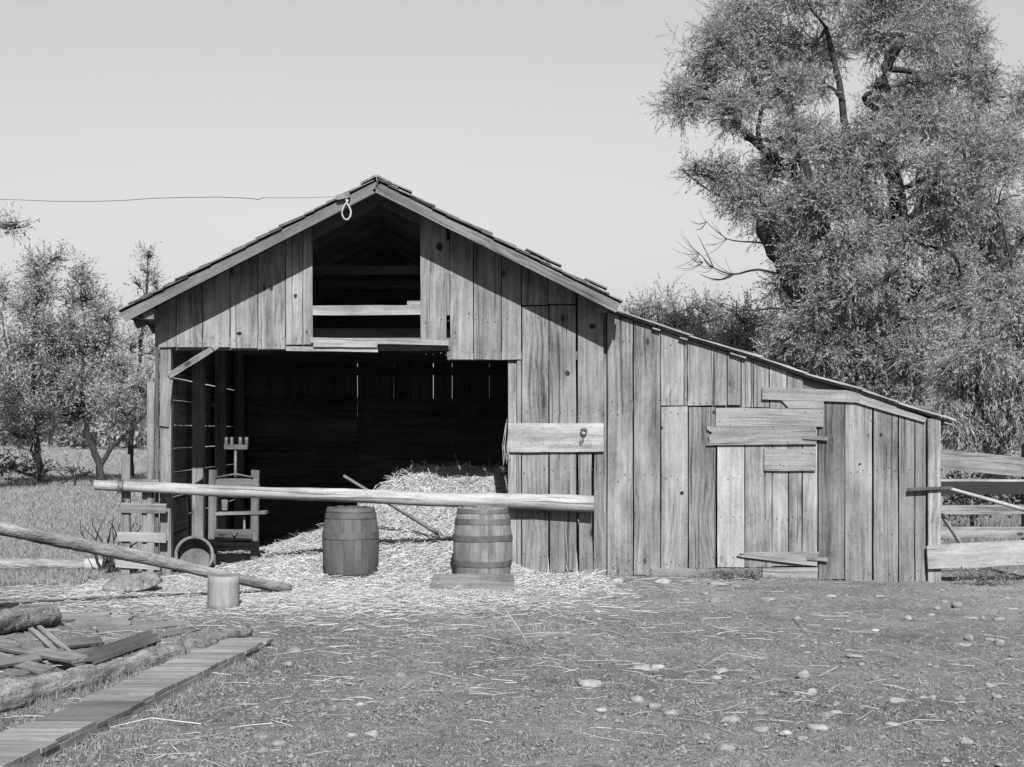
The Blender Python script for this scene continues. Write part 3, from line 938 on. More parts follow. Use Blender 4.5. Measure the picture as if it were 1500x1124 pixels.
sl.matrix_basis = sl.matrix_basis @ Matrix.Rotation(-.10, 4, 'Y') @ Matrix.Rotation(.30, 4, 'X')
tag(sl, 'rounded grey wood slab lying tilted near the small gate', 'wood slab')
for i, (p, q, w) in enumerate((((205, 850), (232, 846), .04), ((208, 856), (231, 852), .035))):
    o = plank('wood_strip', G(*p, .05) + Vector((0, .15, .02 * (1 - i))), G(*q, .05) + Vector((0, .15, .03 * (1 - i))), w, .02, M_WALL, normal=(0, -.5, 1), tn=.7)
    tag(o, ['upper dark splinter of wood behind the rounded slab', 'lower dark splinter of wood behind the rounded slab'][i], 'wood')

# earth-covered logs edging the walkway
a = G(-40, 1052); b = G(262, 970)
ol = pole('log', Vector((a.x, a.y + .06, .05)), Vector((b.x, b.y + .06, .05)), 0.085, 0.068, M_BARK, seg=60, sides=18, rough=.15, tn=1.3, endmat=M_TRUNK, rr=lambda f: 1 + .12 * math.sin(17 * f) + .08 * math.sin(41 * f + 1))
tag(ol, 'old earthy log edging the plank walkway with dark broken end', 'log')
a = G(272, 966); b = G(362, 934)
ol = pole('log', Vector((a.x + .02, a.y + .10, .045)), Vector((b.x, b.y + .06, .025)), 0.07, 0.05, M_BARK, seg=30, sides=16, rough=.18, tn=1.15, rr=lambda f: 1 + .15 * math.sin(13 * f) + .1 * math.sin(29 * f + 1))
tag(ol, 'short rotten log end beyond the broken log by the walkway', 'log')
# scrap heap
a = G(-30, 938); b = G(78, 917)
ol = pole('log', Vector((a.x, a.y + .08, .08)), Vector((b.x, b.y + .0, .09)), 0.088, 0.08, M_BARK, seg=40, sides=18, rough=.15, tn=1.0, endmat=M_END)
tag(ol, 'thick flaky-barked log on the scrap wood heap', 'log')
SCRAP = [((-20, 942, .03), (118, 966, .10), .10, .02, 1.15, 'long pale board sloping across the scrap wood heap'),
         ((122, 968, .05), (228, 931, .06), .115, .022, .6, 'wide dark board tilted on edge in the scrap heap'),
         ((228, 932, .03), (292, 920, .02), .07, .02, .75, 'thin dark board tapering away from the scrap heap'),
         ((105, 915, .03), (196, 911, .05), .09, .03, .8, 'dark split board lying behind the tilted board'),
         ((44, 921, .13), (92, 962, .05), .035, .02, 1.35, 'first pale lath lying across the scrap heap boards'),
         ((56, 918, .13), (106, 960, .05), .035, .02, 1.4, 'second pale lath lying across the scrap heap boards'),
         ((-20, 958, .02), (70, 985, .03), .10, .022, .9, 'grey board half under the scrap heap'),
         ((10, 992, .01), (215, 946, .02), .06, .025, .8, 'long low dark strip in front of the scrap heap'),
         ((30, 950, .06), (150, 938, .05), .08, .02, .7, 'narrow dark board crossing under the two pale laths'),
         ((-20, 975, .04), (98, 955, .07), .07, .02, 1.0, 'grey board wedged under the long pale scrap board'),
         ((60, 975, .02), (168, 958, .03), .05, .02, 1.2, 'thin pale strip lying below the tilted board'),
         ((140, 925, .03), (262, 913, .02), .05, .018, .9, 'narrow grey strip reaching past the tilted board'),
         ((20, 1000, .01), (118, 985, .015), .06, .02, .75, 'short dark board flat on the ground before the heap'),
         ((82, 905, .04), (165, 902, .03), .09, .03, .95, 'short grey plank behind the flaky-barked log')]
for (a, b, w, t, tn, lb) in SCRAP:
    nn = (0.1, -.55, 1) if 'tilted' not in lb else (0.15, -1.0, .45)
    o = plank('scrap_board' if w > .05 else 'lath', G(*a), G(*b), w, t, M_WALL, normal=nn, tn=tn * .72, rag1=.02, rag0=.02, bow=random.uniform(-.01, .01))
    tag(o, lb, 'board')

# plank walkway of short cross slats
wa, wb = Vector((-1.435, -4.70, 0)), Vector((-2.18, -8.6, 0))
wd = (wb - wa).normalized(); wl = (wb - wa).length
walk = empty('walkway', wa, 'narrow raised walkway of short weathered cross boards', 'walkway')
ww = 0.345
n, dist = 0, 0.0
RW = random.Random(17)
while dist < wl:
    w = RW.uniform(.10, .19)
    c = wa + wd * (dist + w / 2)
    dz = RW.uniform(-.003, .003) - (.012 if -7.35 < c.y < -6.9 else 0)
    ex = RW.uniform(-.012, .012)
    plank('slat', c + Vector((-ww / 2 + RW.uniform(-.012, .012), 0.0, 0.048 + dz)), c + Vector((ww / 2 + ex, 0.0, 0.048 + dz + RW.uniform(-.003, .003))), w - .003, .022, M_PALE, walk,
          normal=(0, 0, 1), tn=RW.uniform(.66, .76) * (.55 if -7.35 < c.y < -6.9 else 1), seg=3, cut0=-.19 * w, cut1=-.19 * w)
    dist += w
for s in (-.13, .145):
    plank('stringer', wa + Vector((s, 0, .015)), wb + Vector((s, 0, .015)), .06, .042, M_INNER, walk, normal=(0, 0, 1), tn=1.2)

# ------------------------------------------------------------------ small gate at the left of the doorway
gt = empty('gate', P(208, 845, -0.12) , 'small rough board gate beside the barn corner post', 'gate')
for (p, q, w, tn, y) in (((184, 848), (185, 666), .09, .9, -.075), ((213, 848), (213, 706), .065, .85, -.07)):
    plank('gate_upright', P(*p, y), P(*q, y), w, .04, M_WALL, gt, tn=tn)
for (p, q, w, tn) in (((178, 709), (233, 710), .10, 1.0), ((172, 744), (244, 745), .10, 1.1), ((172, 786), (244, 788), .10, 1.1), ((169, 823), (235, 828), .11, 1.25)):
    plank('gate_bar', P(*p, -.108), P(*q, -.108), w, .024, M_WALL, gt, tn=tn)

# ------------------------------------------------------------------ fence on the right
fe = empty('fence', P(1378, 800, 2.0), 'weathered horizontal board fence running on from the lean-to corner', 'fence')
for (p, q, w, tn) in (((1370, 672), (1560, 690), .235, .95), ((1370, 703.5), (1560, 704.5), .03, 1.5), ((1370, 715), (1560, 715), .155, .12), ((1370, 747), (1560, 746), .11, 1.15), ((1370, 780), (1560, 780), .13, 1.1)):  # dark board's tone holds its shade; thin pale board stands for its lit edge
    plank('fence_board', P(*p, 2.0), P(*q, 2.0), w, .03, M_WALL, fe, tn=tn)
for px in (1372, 1505, 1552):
    plank('fence_post', P(px, 838, 2.06), P(px, 650, 2.06), .11, .10, M_WALL, fe, tn=.85)
lb = plank('low_board', P(1357.5, 817, -.085), P(1540, 808, -.085), .25, .04, M_PALE, tn=1.0, edge=.008, w1=.26)
tag(lb, 'wide pale knotted board nailed low between corner post and fence', 'board')
pp = plank('post', P(1530, 860, -.02), P(1530, 690, -.02), .12, .08, M_WALL, tn=1.0)
tag(pp, 'upright post carrying the far end of the low pale board', 'post')
ls = plank('latch_bar', P(1330, 717, -.085), P(1394, 714.5, -.085), .035, .03, M_INNER, tn=.6, w1=.025)
tag(ls, 'dark latch bar pinned across the lean-to corner post', 'latch')
sp_ = pole('stick', P(1390, 715.5, -.05), P(1500, 747, .2), .019, .022, M_PEEL, seg=6, sides=8, rough=.05, tn=.9)
tag(sp_, 'pale pole end slanting from the latch bar along the fence', 'stick')
s2 = pole('stick', P(1378, 752, .3), P(1413, 806, .5), .022, .022, M_PEEL, seg=6, sides=8, rough=.08, tn=.75)
tag(s2, 'grey stick leaning between corner post and fence boards', 'stick')

# ------------------------------------------------------------------ screw press inside the doorway
yp = 0.62
pr = empty('screw_press', P(344, 822, yp), 'old wooden screw press with two posts inside the doorway', 'press')
pr.matrix_basis = Matrix.Translation((P(344, 822, yp).x, yp, 0.02))
def pk(*a, **k): return plank(*a, parent=pr, **k)
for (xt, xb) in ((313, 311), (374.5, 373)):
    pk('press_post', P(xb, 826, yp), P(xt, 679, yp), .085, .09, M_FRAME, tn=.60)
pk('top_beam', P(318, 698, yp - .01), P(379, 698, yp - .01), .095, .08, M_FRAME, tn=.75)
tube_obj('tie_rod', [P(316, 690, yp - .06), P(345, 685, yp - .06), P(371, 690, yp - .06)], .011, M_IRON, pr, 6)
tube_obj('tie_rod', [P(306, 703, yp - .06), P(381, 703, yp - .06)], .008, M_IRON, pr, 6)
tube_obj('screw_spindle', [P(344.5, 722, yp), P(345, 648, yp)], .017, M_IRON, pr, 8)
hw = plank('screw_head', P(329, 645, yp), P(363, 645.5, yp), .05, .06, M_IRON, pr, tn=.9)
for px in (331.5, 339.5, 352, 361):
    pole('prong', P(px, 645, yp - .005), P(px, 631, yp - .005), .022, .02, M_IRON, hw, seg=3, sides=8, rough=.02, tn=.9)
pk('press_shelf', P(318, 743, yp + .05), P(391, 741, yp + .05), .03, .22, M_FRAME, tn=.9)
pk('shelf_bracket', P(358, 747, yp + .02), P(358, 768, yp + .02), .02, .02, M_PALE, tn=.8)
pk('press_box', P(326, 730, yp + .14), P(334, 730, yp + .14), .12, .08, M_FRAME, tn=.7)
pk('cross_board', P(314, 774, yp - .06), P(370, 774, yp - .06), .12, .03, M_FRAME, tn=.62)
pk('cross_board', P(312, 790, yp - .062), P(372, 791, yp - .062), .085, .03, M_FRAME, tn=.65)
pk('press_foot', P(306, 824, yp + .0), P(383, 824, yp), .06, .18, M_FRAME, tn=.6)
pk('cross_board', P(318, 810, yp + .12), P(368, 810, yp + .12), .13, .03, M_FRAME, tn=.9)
tube_obj('press_hook', [P(340, 768, yp - .08), P(343, 776, yp - .10), P(348, 770, yp - .08)], .012, M_IRON, pr, 6)
# round tub leaning on its side
tc_ = P(284, 819, 0.32)
tub = empty('tub', (tc_.x, tc_.y, 0.02), 'round shallow wooden tub tipped on its side inside the doorway', 'tub')
tm = Matrix.Translation((tc_.x, tc_.y, 0.175)) @ Matrix.Rotation(math.radians(72), 4, 'X') @ Matrix.Rotation(math.radians(14), 4, 'Y')
V, Fc, n = [], [], 36
for j in range(n):
    a = 2 * math.pi * j / n; c_, s_ = math.cos(a), math.sin(a)
    for (r, z) in ((.195, -.10), (.205, .08), (.18, .08), (.17, -.085)): V.append((r * c_, r * s_, z))
for j in range(n):
    for q in range(3):
        a = j * 4 + q; a2 = ((j + 1) % n) * 4 + q
        Fc.append((a, a2, a2 + 1, a + 1))
b = len(V); V += [(0, 0, -.10), (0, 0, -.085)]
for j in range(n):
    Fc.append((b, ((j + 1) % n) * 4, j * 4)); Fc.append((b + 1, j * 4 + 3, ((j + 1) % n) * 4 + 3))
o = mesh_obj('tub_body', mk_mesh('tub_body', V, Fc, M_STAVE), tub, tm); tone(o, .9)
V, Fc = [], []
for j in range(n):
    a = 2 * math.pi * j / n
    for (r, z) in ((.209, .035), (.211, .07), (.203, .07), (.201, .035)): V.append((r * math.cos(a), r * math.sin(a), z))
for j in range(n):
    for q in range(4): Fc.append((j * 4 + q, ((j + 1) % n) * 4 + q, ((j + 1) % n) * 4 + (q + 1) % 4, j * 4 + (q + 1) % 4))
o = mesh_obj('hoop', mk_mesh('hoop', V, Fc, M_HOOP), tub, tm); tone(o, 1.1)

# ------------------------------------------------------------------ straw heap
def hay_h(x, y):
    x = np.asarray(x, float); y = np.asarray(y, float)
    S = sstep(-1.75, -0.35, x)
    ramp = 0.20 * sstep(-1.0, 0.4, y) + 0.62 * sstep(0.35, 1.65, y) - 0.40 * sstep(1.9, 3.0, y)
    low = 0.10 * sstep(-0.8, 0.3, y) + 0.12 * sstep(.2, 2.2, y)
    L = sstep(-2.6, -1.6, x)
    h = 0.01 + S * ramp + low * L
    h = h + (0.06 * wav(x * 1.5, y * 1.5, 1.6) + 0.035 * wav(x, y, 4.0)) * sstep(-.6, .5, y) * L
    edge = sstep(-2.0, -0.6, y)
    right = 1 - sstep(0.35, 1.0, x) * (1 - sstep(0.0, 0.15, y))
    return np.maximum(h * edge * right, -0.02) + gz(x, y)
hx = np.arange(-2.9, 1.56, 0.045); hy = np.arange(-1.9, 5.6, 0.05)
HX, HY = np.meshgrid(hx, hy)
HZ = hay_h(HX, HY) + RNG.normal(0, .008, HX.shape)
bord = np.minimum.reduce([sstep(-2.9, -2.5, HX), sstep(-1.9, -1.5, HY)])
HZ = HZ * bord + (gz(HX, HY) - .03) * (1 - bord)
ii = np.arange(HX.size).reshape(HX.shape)
HF = np.stack([ii[:-1, :-1].ravel(), ii[:-1, 1:].ravel(), ii[1:, 1:].ravel(), ii[1:, :-1].ravel()], 1)
hay = mesh_obj('straw_heap', np_mesh('straw_heap', np.stack([HX.ravel(), HY.ravel(), HZ.ravel()], 1), HF, M_HAYBASE, smooth=True))
tone(hay, 1); tag(hay, 'heap of loose bright straw spilling out of the barn doorway', 'straw', kind='stuff')

def strands(P0, D, L, r, tones, curve=0.0):
    """triangular prisms along D, returns V, F(quads), tone"""
    n = len(P0)
    D = D / np.linalg.norm(D, axis=1, keepdims=True)
    up = np.tile(np.array([[0.1, 0.2, 1.0]]), (n, 1))
    A = np.cross(D, up); A /= np.linalg.norm(A, axis=1, keepdims=True) + 1e-9
    B = np.cross(D, A)
    V = np.zeros((n, 9, 3))
    bend = RNG.normal(0, 1, (n, 2)) * curve
    for k, f in enumerate((0.0, 0.55, 1.0)):
        c = P0 + D * (L * f)[:, None]
        if k == 1: c = c + (A * bend[:, :1] + B * bend[:, 1:]) * L[:, None]
        rr = r * (1, .9, .5)[k]
        for j in range(3):
            an = 2 * math.pi * j / 3
            V[:, k * 3 + j] = c + (A * math.cos(an) + B * math.sin(an)) * np.reshape(rr, (-1, 1))
    q = []
    for k in range(2):
        for j in range(3):
            a = k * 3 + j; b = k * 3 + (j + 1) % 3
            q.append((a, b, b + 3, a + 3))
    q = np.array(q)
    Fc = (np.arange(n)[:, None, None] * 9 + q[None]).reshape(-1, 4)
    return V.reshape(-1, 3), Fc, np.repeat(tones, 6)

def lay(x, y, hfun, Lm, Ls, r, tilt, lift, t0, t1, curve=.05):
    n = len(x)
    z = hfun(x, y)
    a = RNG.uniform(0, 6.283, n)
    e = .03
    gxs = (hfun(x + e, y) - hfun(x - e, y)) / (2 * e); gys = (hfun(x, y + e) - hfun(x, y - e)) / (2 * e)
    dx, dy = np.cos(a), np.sin(a)
    D = np.stack([dx, dy, gxs * dx + gys * dy + RNG.normal(0, tilt, n)], 1)
    L = np.clip(RNG.normal(Lm, Ls, n), Lm * .3, Lm * 2.5)
    P0 = np.stack([x, y, z + np.abs(RNG.normal(0, lift, n)) + r], 1)
    P0 = P0 - D * (L * .5)[:, None]
    return strands(P0, D, L, np.full(n, r) * RNG.uniform(.6, 1.25, n), RNG.uniform(t0, t1, n), curve)

def join(parts):
    V, Fc, T, b = [], [], [], 0
    for v, f, t in parts:
        V.append(v); Fc.append(f + b); T.append(t); b += len(v)
    return np.concatenate(V), np.concatenate(Fc), np.concatenate(T)

n = 42000
x = RNG.uniform(-2.8, 1.5, n); y = RNG.triangular(-1.6, 0.2, 3.2, n)
ok = (RNG.uniform(0, 1, n) < np.clip(sstep(-2.7, -1.6, x) * sstep(-1.7, -.7, y) + .15, 0, 1)) & ~((x > .7) & (y > -.12) & (y < .12)) & ~((x > .62) & (y > -.12))
parts = [lay(x[ok], y[ok], hay_h, .20, .09, .0032, .20, .016, .40, 1.25, .08)]
n = 3500
x = RNG.uniform(-1.5, .5, n); y = RNG.uniform(.2, 2.6, n)
parts.append(lay(x, y, hay_h, .26, .10, .0030, .26, .02, .6, 1.3))
V, Fc, T = join(parts)
so = mesh_obj('loose_straw', np_mesh('loose_straw', V, Fc, M_STRAW, ftone=T)); tag(so, 'loose straw stalks covering the heap in the doorway', 'straw', kind='stuff')

# litter over the yard
n = 80000
x = RNG.uniform(-5.5, 5.5, n); y = RNG.uniform(-8.2, -0.1, n)
e1 = .8 * np.exp(-(((x + 1.4) / 1.9) ** 2 + ((y + 1.3) / 1.25) ** 2)) * (.45 + .55 * sstep(-.3, .4, wav(x * 2.2, y * 3.0, 1.3)))
e2 = .07 * np.exp(-(((x + .2) / 2.6) ** 2 + ((y + 4.5) / 2.6) ** 2)) * (0.4 + sstep(-.1, .6, wav(x * 1.6, y * 2.2, 1.2)))
e3 = .16 * np.exp(-(((x - 1.2) / 1.2) ** 2 + ((y + .5) / .5) ** 2))
pr_ = np.clip(e1 + e2 + e3 + .006, 0, 1)
ok = RNG.uniform(0, 1, n) < pr_
x, y = x[ok], y[ok]
parts = [lay(x, y, gz, .15, .08, .0021, .07, .006, .5, 1.2, .03)]
n = 80
x = np.concatenate([RNG.normal(.4, 1.6, n), RNG.uniform(-3, 4.5, 50)]); y = np.concatenate([RNG.normal(-5.2, 1.3, n), RNG.uniform(-7.5, -1, 50)])
ok = (y < -.8) & (y > -8.2)
parts.append(lay(x[ok], y[ok], gz, .24, .16, .0024, .03, .010, .6, 1.1, .06))
n = 15000
x = RNG.normal(-1.25, 1.25, n); y = RNG.normal(-1.35, .8, n)
ok = (y < -.1) & (x < 1.6) & (x > -4.2)
parts.append(lay(x[ok], y[ok], gz, .13, .08, .0024, .10, .010, .45, 1.15, .08))
n = 26000                                   # broken chaff
d = 1 / RNG.uniform(1 / 14.0, 1 / 5.8, n); px = RNG.uniform(-30, 1530, n)
x = (px - PX0) * d / F; y = d - DIST
ok = (y < -.15) & (RNG.uniform(0, 1, n) < np.clip(.35 + .6 * wav(x * .9, y * 1.5, 1.1), .05, 1) * (1 - .5 * sstep(1.5, 4, x)))
parts.append(lay(x[ok], y[ok], gz, .028, .016, .0012, .25, .004, .4, .95, .05))
V, Fc, T = join(parts)
so = mesh_obj('straw_litter', np_mesh('straw_litter', V, Fc, M_STRAW, ftone=T)); tag(so, 'thin straw litter strewn over the trodden dirt yard', 'straw', kind='stuff')

# long weed stalks that can be picked out
for i, (p, q, r, lb) in enumerate([((742, 897), (776, 949), .006, 'bent pale weed stalk standing up from the bare dirt'),
                                   ((1160, 905), (1182, 926), .0035, 'short pale stick lying beside an upright splinter'),
                                   ((1190, 1018), (1142, 1012), .005, 'thin pale straight twig lying among half buried stones')]):
    a, b = G(*p, .012), G(*q, .012)
    if i == 0: a = G(776, 949, .01) + Vector((-.17, .06, .26)); b = G(776, 949, .01)
    o = tube_obj('twig', [a, (a + b) / 2 + Vector((.005, 0, .004)), b], r, M_PEEL, None, 5)
    tone(o, .85); tag(o, lb, 'twig')

# pitchfork handle in the straw
pf = empty('pitchfork', P(635, 779, .55), 'long wooden fork handle slanting out of the straw heap', 'pitchfork')
h0, h1 = P(503, 697, .30), P(637, 779, .48)
pole('handle', h0, h1, .017, .021, M_PEEL, pf, seg=10, sides=10, rough=.01, tn=.62)
dr = (h1 - h0).normalized()
tube_obj('ferrule', [h1 - dr * .10, h1 + dr * .04], .023, M_IRON, pf, 8)
for k in (-1, 0, 1):
    sd = Vector((0.3, .9, 0.2)).normalized() * k
    tube_obj('tine', [h1 + dr * .03, h1 + dr * .10 + sd * .07, h1 + dr * .32 + sd * .08], .007, M_IRON, pf, 6, .5)

# ------------------------------------------------------------------ wire and rope at the gable
wp = [(-60, 291), (29, 293), (75, 295), (130, 295.5), (180, 294), (220, 291), (270, 289.5), (320, 289), (350, 290), (368, 291), (378, 292.5), (386, 290), (440, 290), (506, 288)]
wy = np.concatenate([np.linspace(5.0, 0.6, len(wp) - 2), [0.15, -0.46]])
wz = tube_obj('wire', [P(a, b, y) for (a, b), y in zip(wp, wy)][:12], .0042, M_IRON, None, 5)
tone(wz, .8); tag(wz, 'thin dark wire stretched from the gable across the sky', 'wire')
tube_obj('wire_end', [P(a, b, y) for (a, b), y in zip(wp, wy)][11:], .0028, M_IRON, wz, 5)
rp = []
c0 = P(507, 293, -.46)
for a in np.linspace(-.5, 2 * math.pi + .5 - math.pi * 0, 28):
    f = (a) / (2 * math.pi)
    rp.append(P(507.5, 310, -.455) + Vector((0.047 * math.sin(a) * (1 - .55 * max(0, math.cos(a))), 0, 0.085 * math.cos(a) * (1.0))))
rp = rp[2:-2]
ro_ = tube_obj('rope_loop', [c0 + Vector((-.04, 0, .05)), c0 + Vector((0, -.01, .01))] + rp + [c0 + Vector((.02, -.01, .0))], .010, M_ROPE, None, 6)
tone(ro_, 1.1); tag(ro_, 'pale rope loop hanging from the gable rake board', 'rope')
ins = plank('rope_block', P(493, 290, -.46), P(512, 286, -.46), .05, .05, M_IRON, ro_, tn=1.5)

# hanging straws by the jamb
hs = []
for k in range(9):
    x0 = 744 + random.uniform(-3, 3)
    a = P(x0, 610 + random.uniform(0, 30), -.05); b = P(x0 - random.uniform(2, 7), 650 + random.uniform(0, 8), -.06); c = P(x0 + random.uniform(-4, 3), 670 + random.uniform(0, 12), -.05)
    v, f = tube_path([a, b, c], .003, 4)
    hs.append((np.array([q[:] for q in v]), f))
vv, ff, b = [], [], 0
for v, f in hs:
    vv += [tuple(q) for q in v]; ff += [tuple(i + b for i in t) for t in f]; b += len(v)
o = mesh_obj('twine', mk_mesh('twine', vv, ff, M_ROPE)); tone(o, .9); tag(o, 'bunch of thin twine hanging at the doorway edge', 'twine')

# ------------------------------------------------------------------ stones
STONES = [(1178, 992, 17, 15), (1191, 1016, 14, 12), (1169, 904, 14, 9), (1332, 901, 12, 9), (1404, 878, 14, 11), (1386, 873, 11, 6), (1421, 930, 13, 11), (1413, 939, 22, 6), (1451, 929, 13, 7), (1466, 932, 14, 10),
          (1048, 878, 15, 9), (1006, 878, 14, 6), (1066, 881, 13, 5), (1034, 870, 12, 6), (1243, 906, 10, 5), (1261, 909, 9, 5), (1226, 919, 13, 5), (1283, 920, 11, 5), (1424, 895, 20, 6), (1365, 893, 12, 5),
          (942, 978, 24, 13), (964, 977, 20, 10), (866, 1001, 30, 14), (934, 1023, 18, 12), (960, 1032, 18, 10), (882, 1038, 16, 8), (985, 1043, 22, 12), (1058, 983, 26, 9), (1015, 991, 24, 7), (1107, 993, 18, 9), (1050, 992, 16, 7),
          (1316, 1026, 22, 12), (1289, 1022, 14, 6), (1353, 1021, 12, 7), (1367, 1020, 10, 6), (1452, 1001, 15, 9), (1463, 1018, 14, 8), (1409, 1022, 13, 7), (1392, 1043, 12, 7), (1345, 1060, 14, 9), (1308, 1062, 20, 9), (1200, 1067, 30, 12), (1074, 1053, 28, 11), (1115, 1043, 22, 7), (1208, 1048, 22, 7), (1226, 1044, 18, 7),
          (1116, 1068, 22, 9), (1152, 1074, 18, 8), (1176, 1082, 16, 8), (1244, 1098, 14, 8), (1418, 1086, 18, 9), (1293, 1081, 14, 6), (1314, 989, 14, 7), (1283, 993, 10, 5), (1253, 960, 24, 6), (1263, 972, 12, 5), (1342, 954, 12, 5), (1373, 974, 12, 5), (1184, 957, 10, 5),
          (1355, 983, 8, 5), (1435, 1041, 14, 7), (725, 888, 14, 8), (766, 892, 11, 5), (587, 990, 16, 10), (545, 1076, 22, 10), (515, 1078, 18, 8), (606, 1049, 14, 8), (527, 1032, 14, 7), (705, 957, 12, 5), (408, 1088, 24, 10), (381, 1078, 22, 9), (385, 1100, 20, 9), (430, 953, 26, 9), (420, 973, 20, 7), (405, 985, 12, 6),
          (490, 1024, 14, 7), (90, 1041, 24, 12), (1065, 1096, 28, 14), (1025, 1045, 14, 8), (1125, 876, 20, 6), (1290, 866, 16, 5), (1218, 868, 14, 5), (1340, 862, 14, 6), (1375, 882, 10, 5), (1465, 896, 16, 8), (972, 851, 28, 10), (1052, 855, 26, 9), (905, 850, 22, 9), (1078, 858, 18, 7), (880, 868, 12, 5), (840, 862, 12, 5)]
RSt = random.Random(77)
for i, (px, py, w, h) in enumerate(STONES):
    g = G(px, py + h * .35)
    s = (g.y + DIST) / F
    w *= s * 1.0; h *= s
    tnv = RSt.uniform(.66, 1.08)
    col = 'pale' if tnv > .95 else ('grey' if tnv > .78 else 'dull dark')
    if w < h * 1.4: shp = 'rounded %s stone sitting proud' % col
    elif w > .11: shp = 'broad flat %s stone half sunk' % col
    elif w > .075: shp = 'fist-sized %s stone half sunk' % col
    else: shp = 'small %s stone half sunk' % col
    if g.x < -1.0: zone = 'in the dirt beside the walkway'
    elif g.y > -1.2 and g.x > 1.2 and g.x < 3.4: zone = 'at the foot of the lean-to boards'
    elif g.y > -3.0 and g.x > 3.6: zone = 'in the dirt before the corner post'
    elif g.y > -3.0 and g.x > 1.9: zone = 'in the dirt before the lean-to door'
    elif g.y > -3.4 and g.x > -.2: zone = 'in the dirt near the timber block'
    elif g.x > 2.2: zone = 'in the stony open dirt'
    else: zone = 'among the strewn straw stalks'
    o = lump('stone', (g.x, g.y + w * .3, gzf(g.x, g.y) + h * (.10 if w >= h * 1.4 else .34)), w * .54, w * RSt.uniform(.36, .5), h * .52, M_STONE, 100 + i, 12, 8, 1, RSt.uniform(-.3, .3), rough=.11, tn=tnv)
    tag(o, shp + ' ' + zone, 'stone', shp + ' ' + zone)
# foundation rocks along the barn foot
n = 90
PV, PF, b = [], [], 0
pts = np.stack([RNG.uniform(-2.5, 5.6, n), RNG.uniform(-7.8, -.3, n)], 1)
for (x, y) in pts:
    r = abs(RNG.normal(.012, .007)) + .006
    z = gzf(x, y)
    for dx, dy, dz in ((1, 0, 0), (0, 1, 0), (-1, 0, 0), (0, -1, 0), (0, 0, .7), (0, 0, -.7)):
        PV.append((x + dx * r * RNG.uniform(.7, 1.5), y + dy * r, z + dz * r))
    for f in ((0, 1, 4), (1, 2, 4), (2, 3, 4), (3, 0, 4), (1, 0, 5), (2, 1, 5), (3, 2, 5), (0, 3, 5)): PF.append(tuple(q + b for q in f))
    b += 6
CV, CF = [], []
n = 26000
d = 1 / RNG.uniform(1 / 13.9, 1 / 5.8, n); px = RNG.uniform(-30, 1530, n)
cx = (px - PX0) * d / F; cy = d - DIST
cr = np.abs(RNG.normal(0, .0055, n)) + .0022
okc = RNG.uniform(0, 1, n) < np.clip(.5 + .6 * wav(cx * 1.4 + 3, cy * 1.9, 1.3), .1, 1)
cx, cy, cr = cx[okc], cy[okc], cr[okc]; n = len(cx)
cz = gz(cx, cy) + cr * .2
oct_ = np.array([(1, 0, 0), (0, 1, 0), (-1, 0, 0), (0, -1, 0), (0, 0, .8), (0, 0, -.8)])
CVv = np.stack([cx, cy, cz], 1)[:, None, :] + oct_[None] * cr[:, None, None] * RNG.uniform(.6, 1.5, (n, 6, 1))
of = np.array([(0, 1, 4), (1, 2, 4), (2, 3, 4), (3, 0, 4)])
CFf = (np.arange(n)[:, None, None] * 6 + of[None]).reshape(-1, 3)
o = mesh_obj('dirt_crumbs', np_mesh('dirt_crumbs', CVv.reshape(-1, 3), CFf, M_CRUMB, ftone=np.repeat(RNG.uniform(.6, 1.2, n), 4))); tag(o, 'crumbs of dry soil over the yard', 'soil', kind='stuff')
o = mesh_obj('pebbles', mk_mesh('pebbles', PV, PF, M_STONE, smooth=True)); tone(o, .8); tag(o, 'scattered small pebbles in the dirt', 'pebbles', kind='stuff')

# ------------------------------------------------------------------ grass
def blades(x, y, h, w, t0, t1, hfun=gz, lean=.5, zoff=0.0):
    n = len(x); z = hfun(x, y) - .004 + zoff
    a = RNG.uniform(0, 6.283, n); b = RNG.uniform(0, 6.283, n)
    l = np.abs(RNG.normal(0, lean, n)) * h
    V = np.zeros((n, 3, 3))
    V[:, 0] = np.stack([x - np.cos(a) * w / 2, y - np.sin(a) * w / 2, z], 1)
    V[:, 1] = np.stack([x + np.cos(a) * w / 2, y + np.sin(a) * w / 2, z], 1)
    V[:, 2] = np.stack([x + np.cos(b) * l, y + np.sin(b) * l, z + h], 1)
    return V.reshape(-1, 3), np.arange(n * 3).reshape(n, 3), RNG.uniform(t0, t1, n)
# pasture left and behind
n = 130000
d = 1 / RNG.uniform(1 / 130., 1 / 13.0, n)
px = RNG.uniform(-40, 330, n)
x = (px - PX0) * d / F; y = d - DIST
ok = ~((x > -3.15) & (y > -.2) & (y < 6.2)) & ((y > .4) | (x < -3.7))
x, y, d = x[ok], y[ok], d[ok]
h = RNG.uniform(.015, .055, len(x)) * (1 + d / 40)
V, Fc, T = blades(x, y, h, .006 + d * .0004, .55, 1.35, lean=.9)
o = mesh_obj('pasture_grass', np_mesh('pasture_grass', V, Fc, M_GRASS, ftone=T)); tag(o, 'dry pasture grass beside and behind the barn', 'grass', kind='stuff')
# right hand side behind the fence
n = 12000
x = RNG.uniform(5.3, 12, n); y = RNG.uniform(1.0, 20, n)
V, Fc, T = blades(x, y, RNG.uniform(.06, .22, n), .016, .5, 1.1)
o = mesh_obj('paddock_grass', np_mesh('paddock_grass', V, Fc, M_GRASS, ftone=T)); tag(o, 'grass in the paddock behind the board fence', 'grass', kind='stuff')
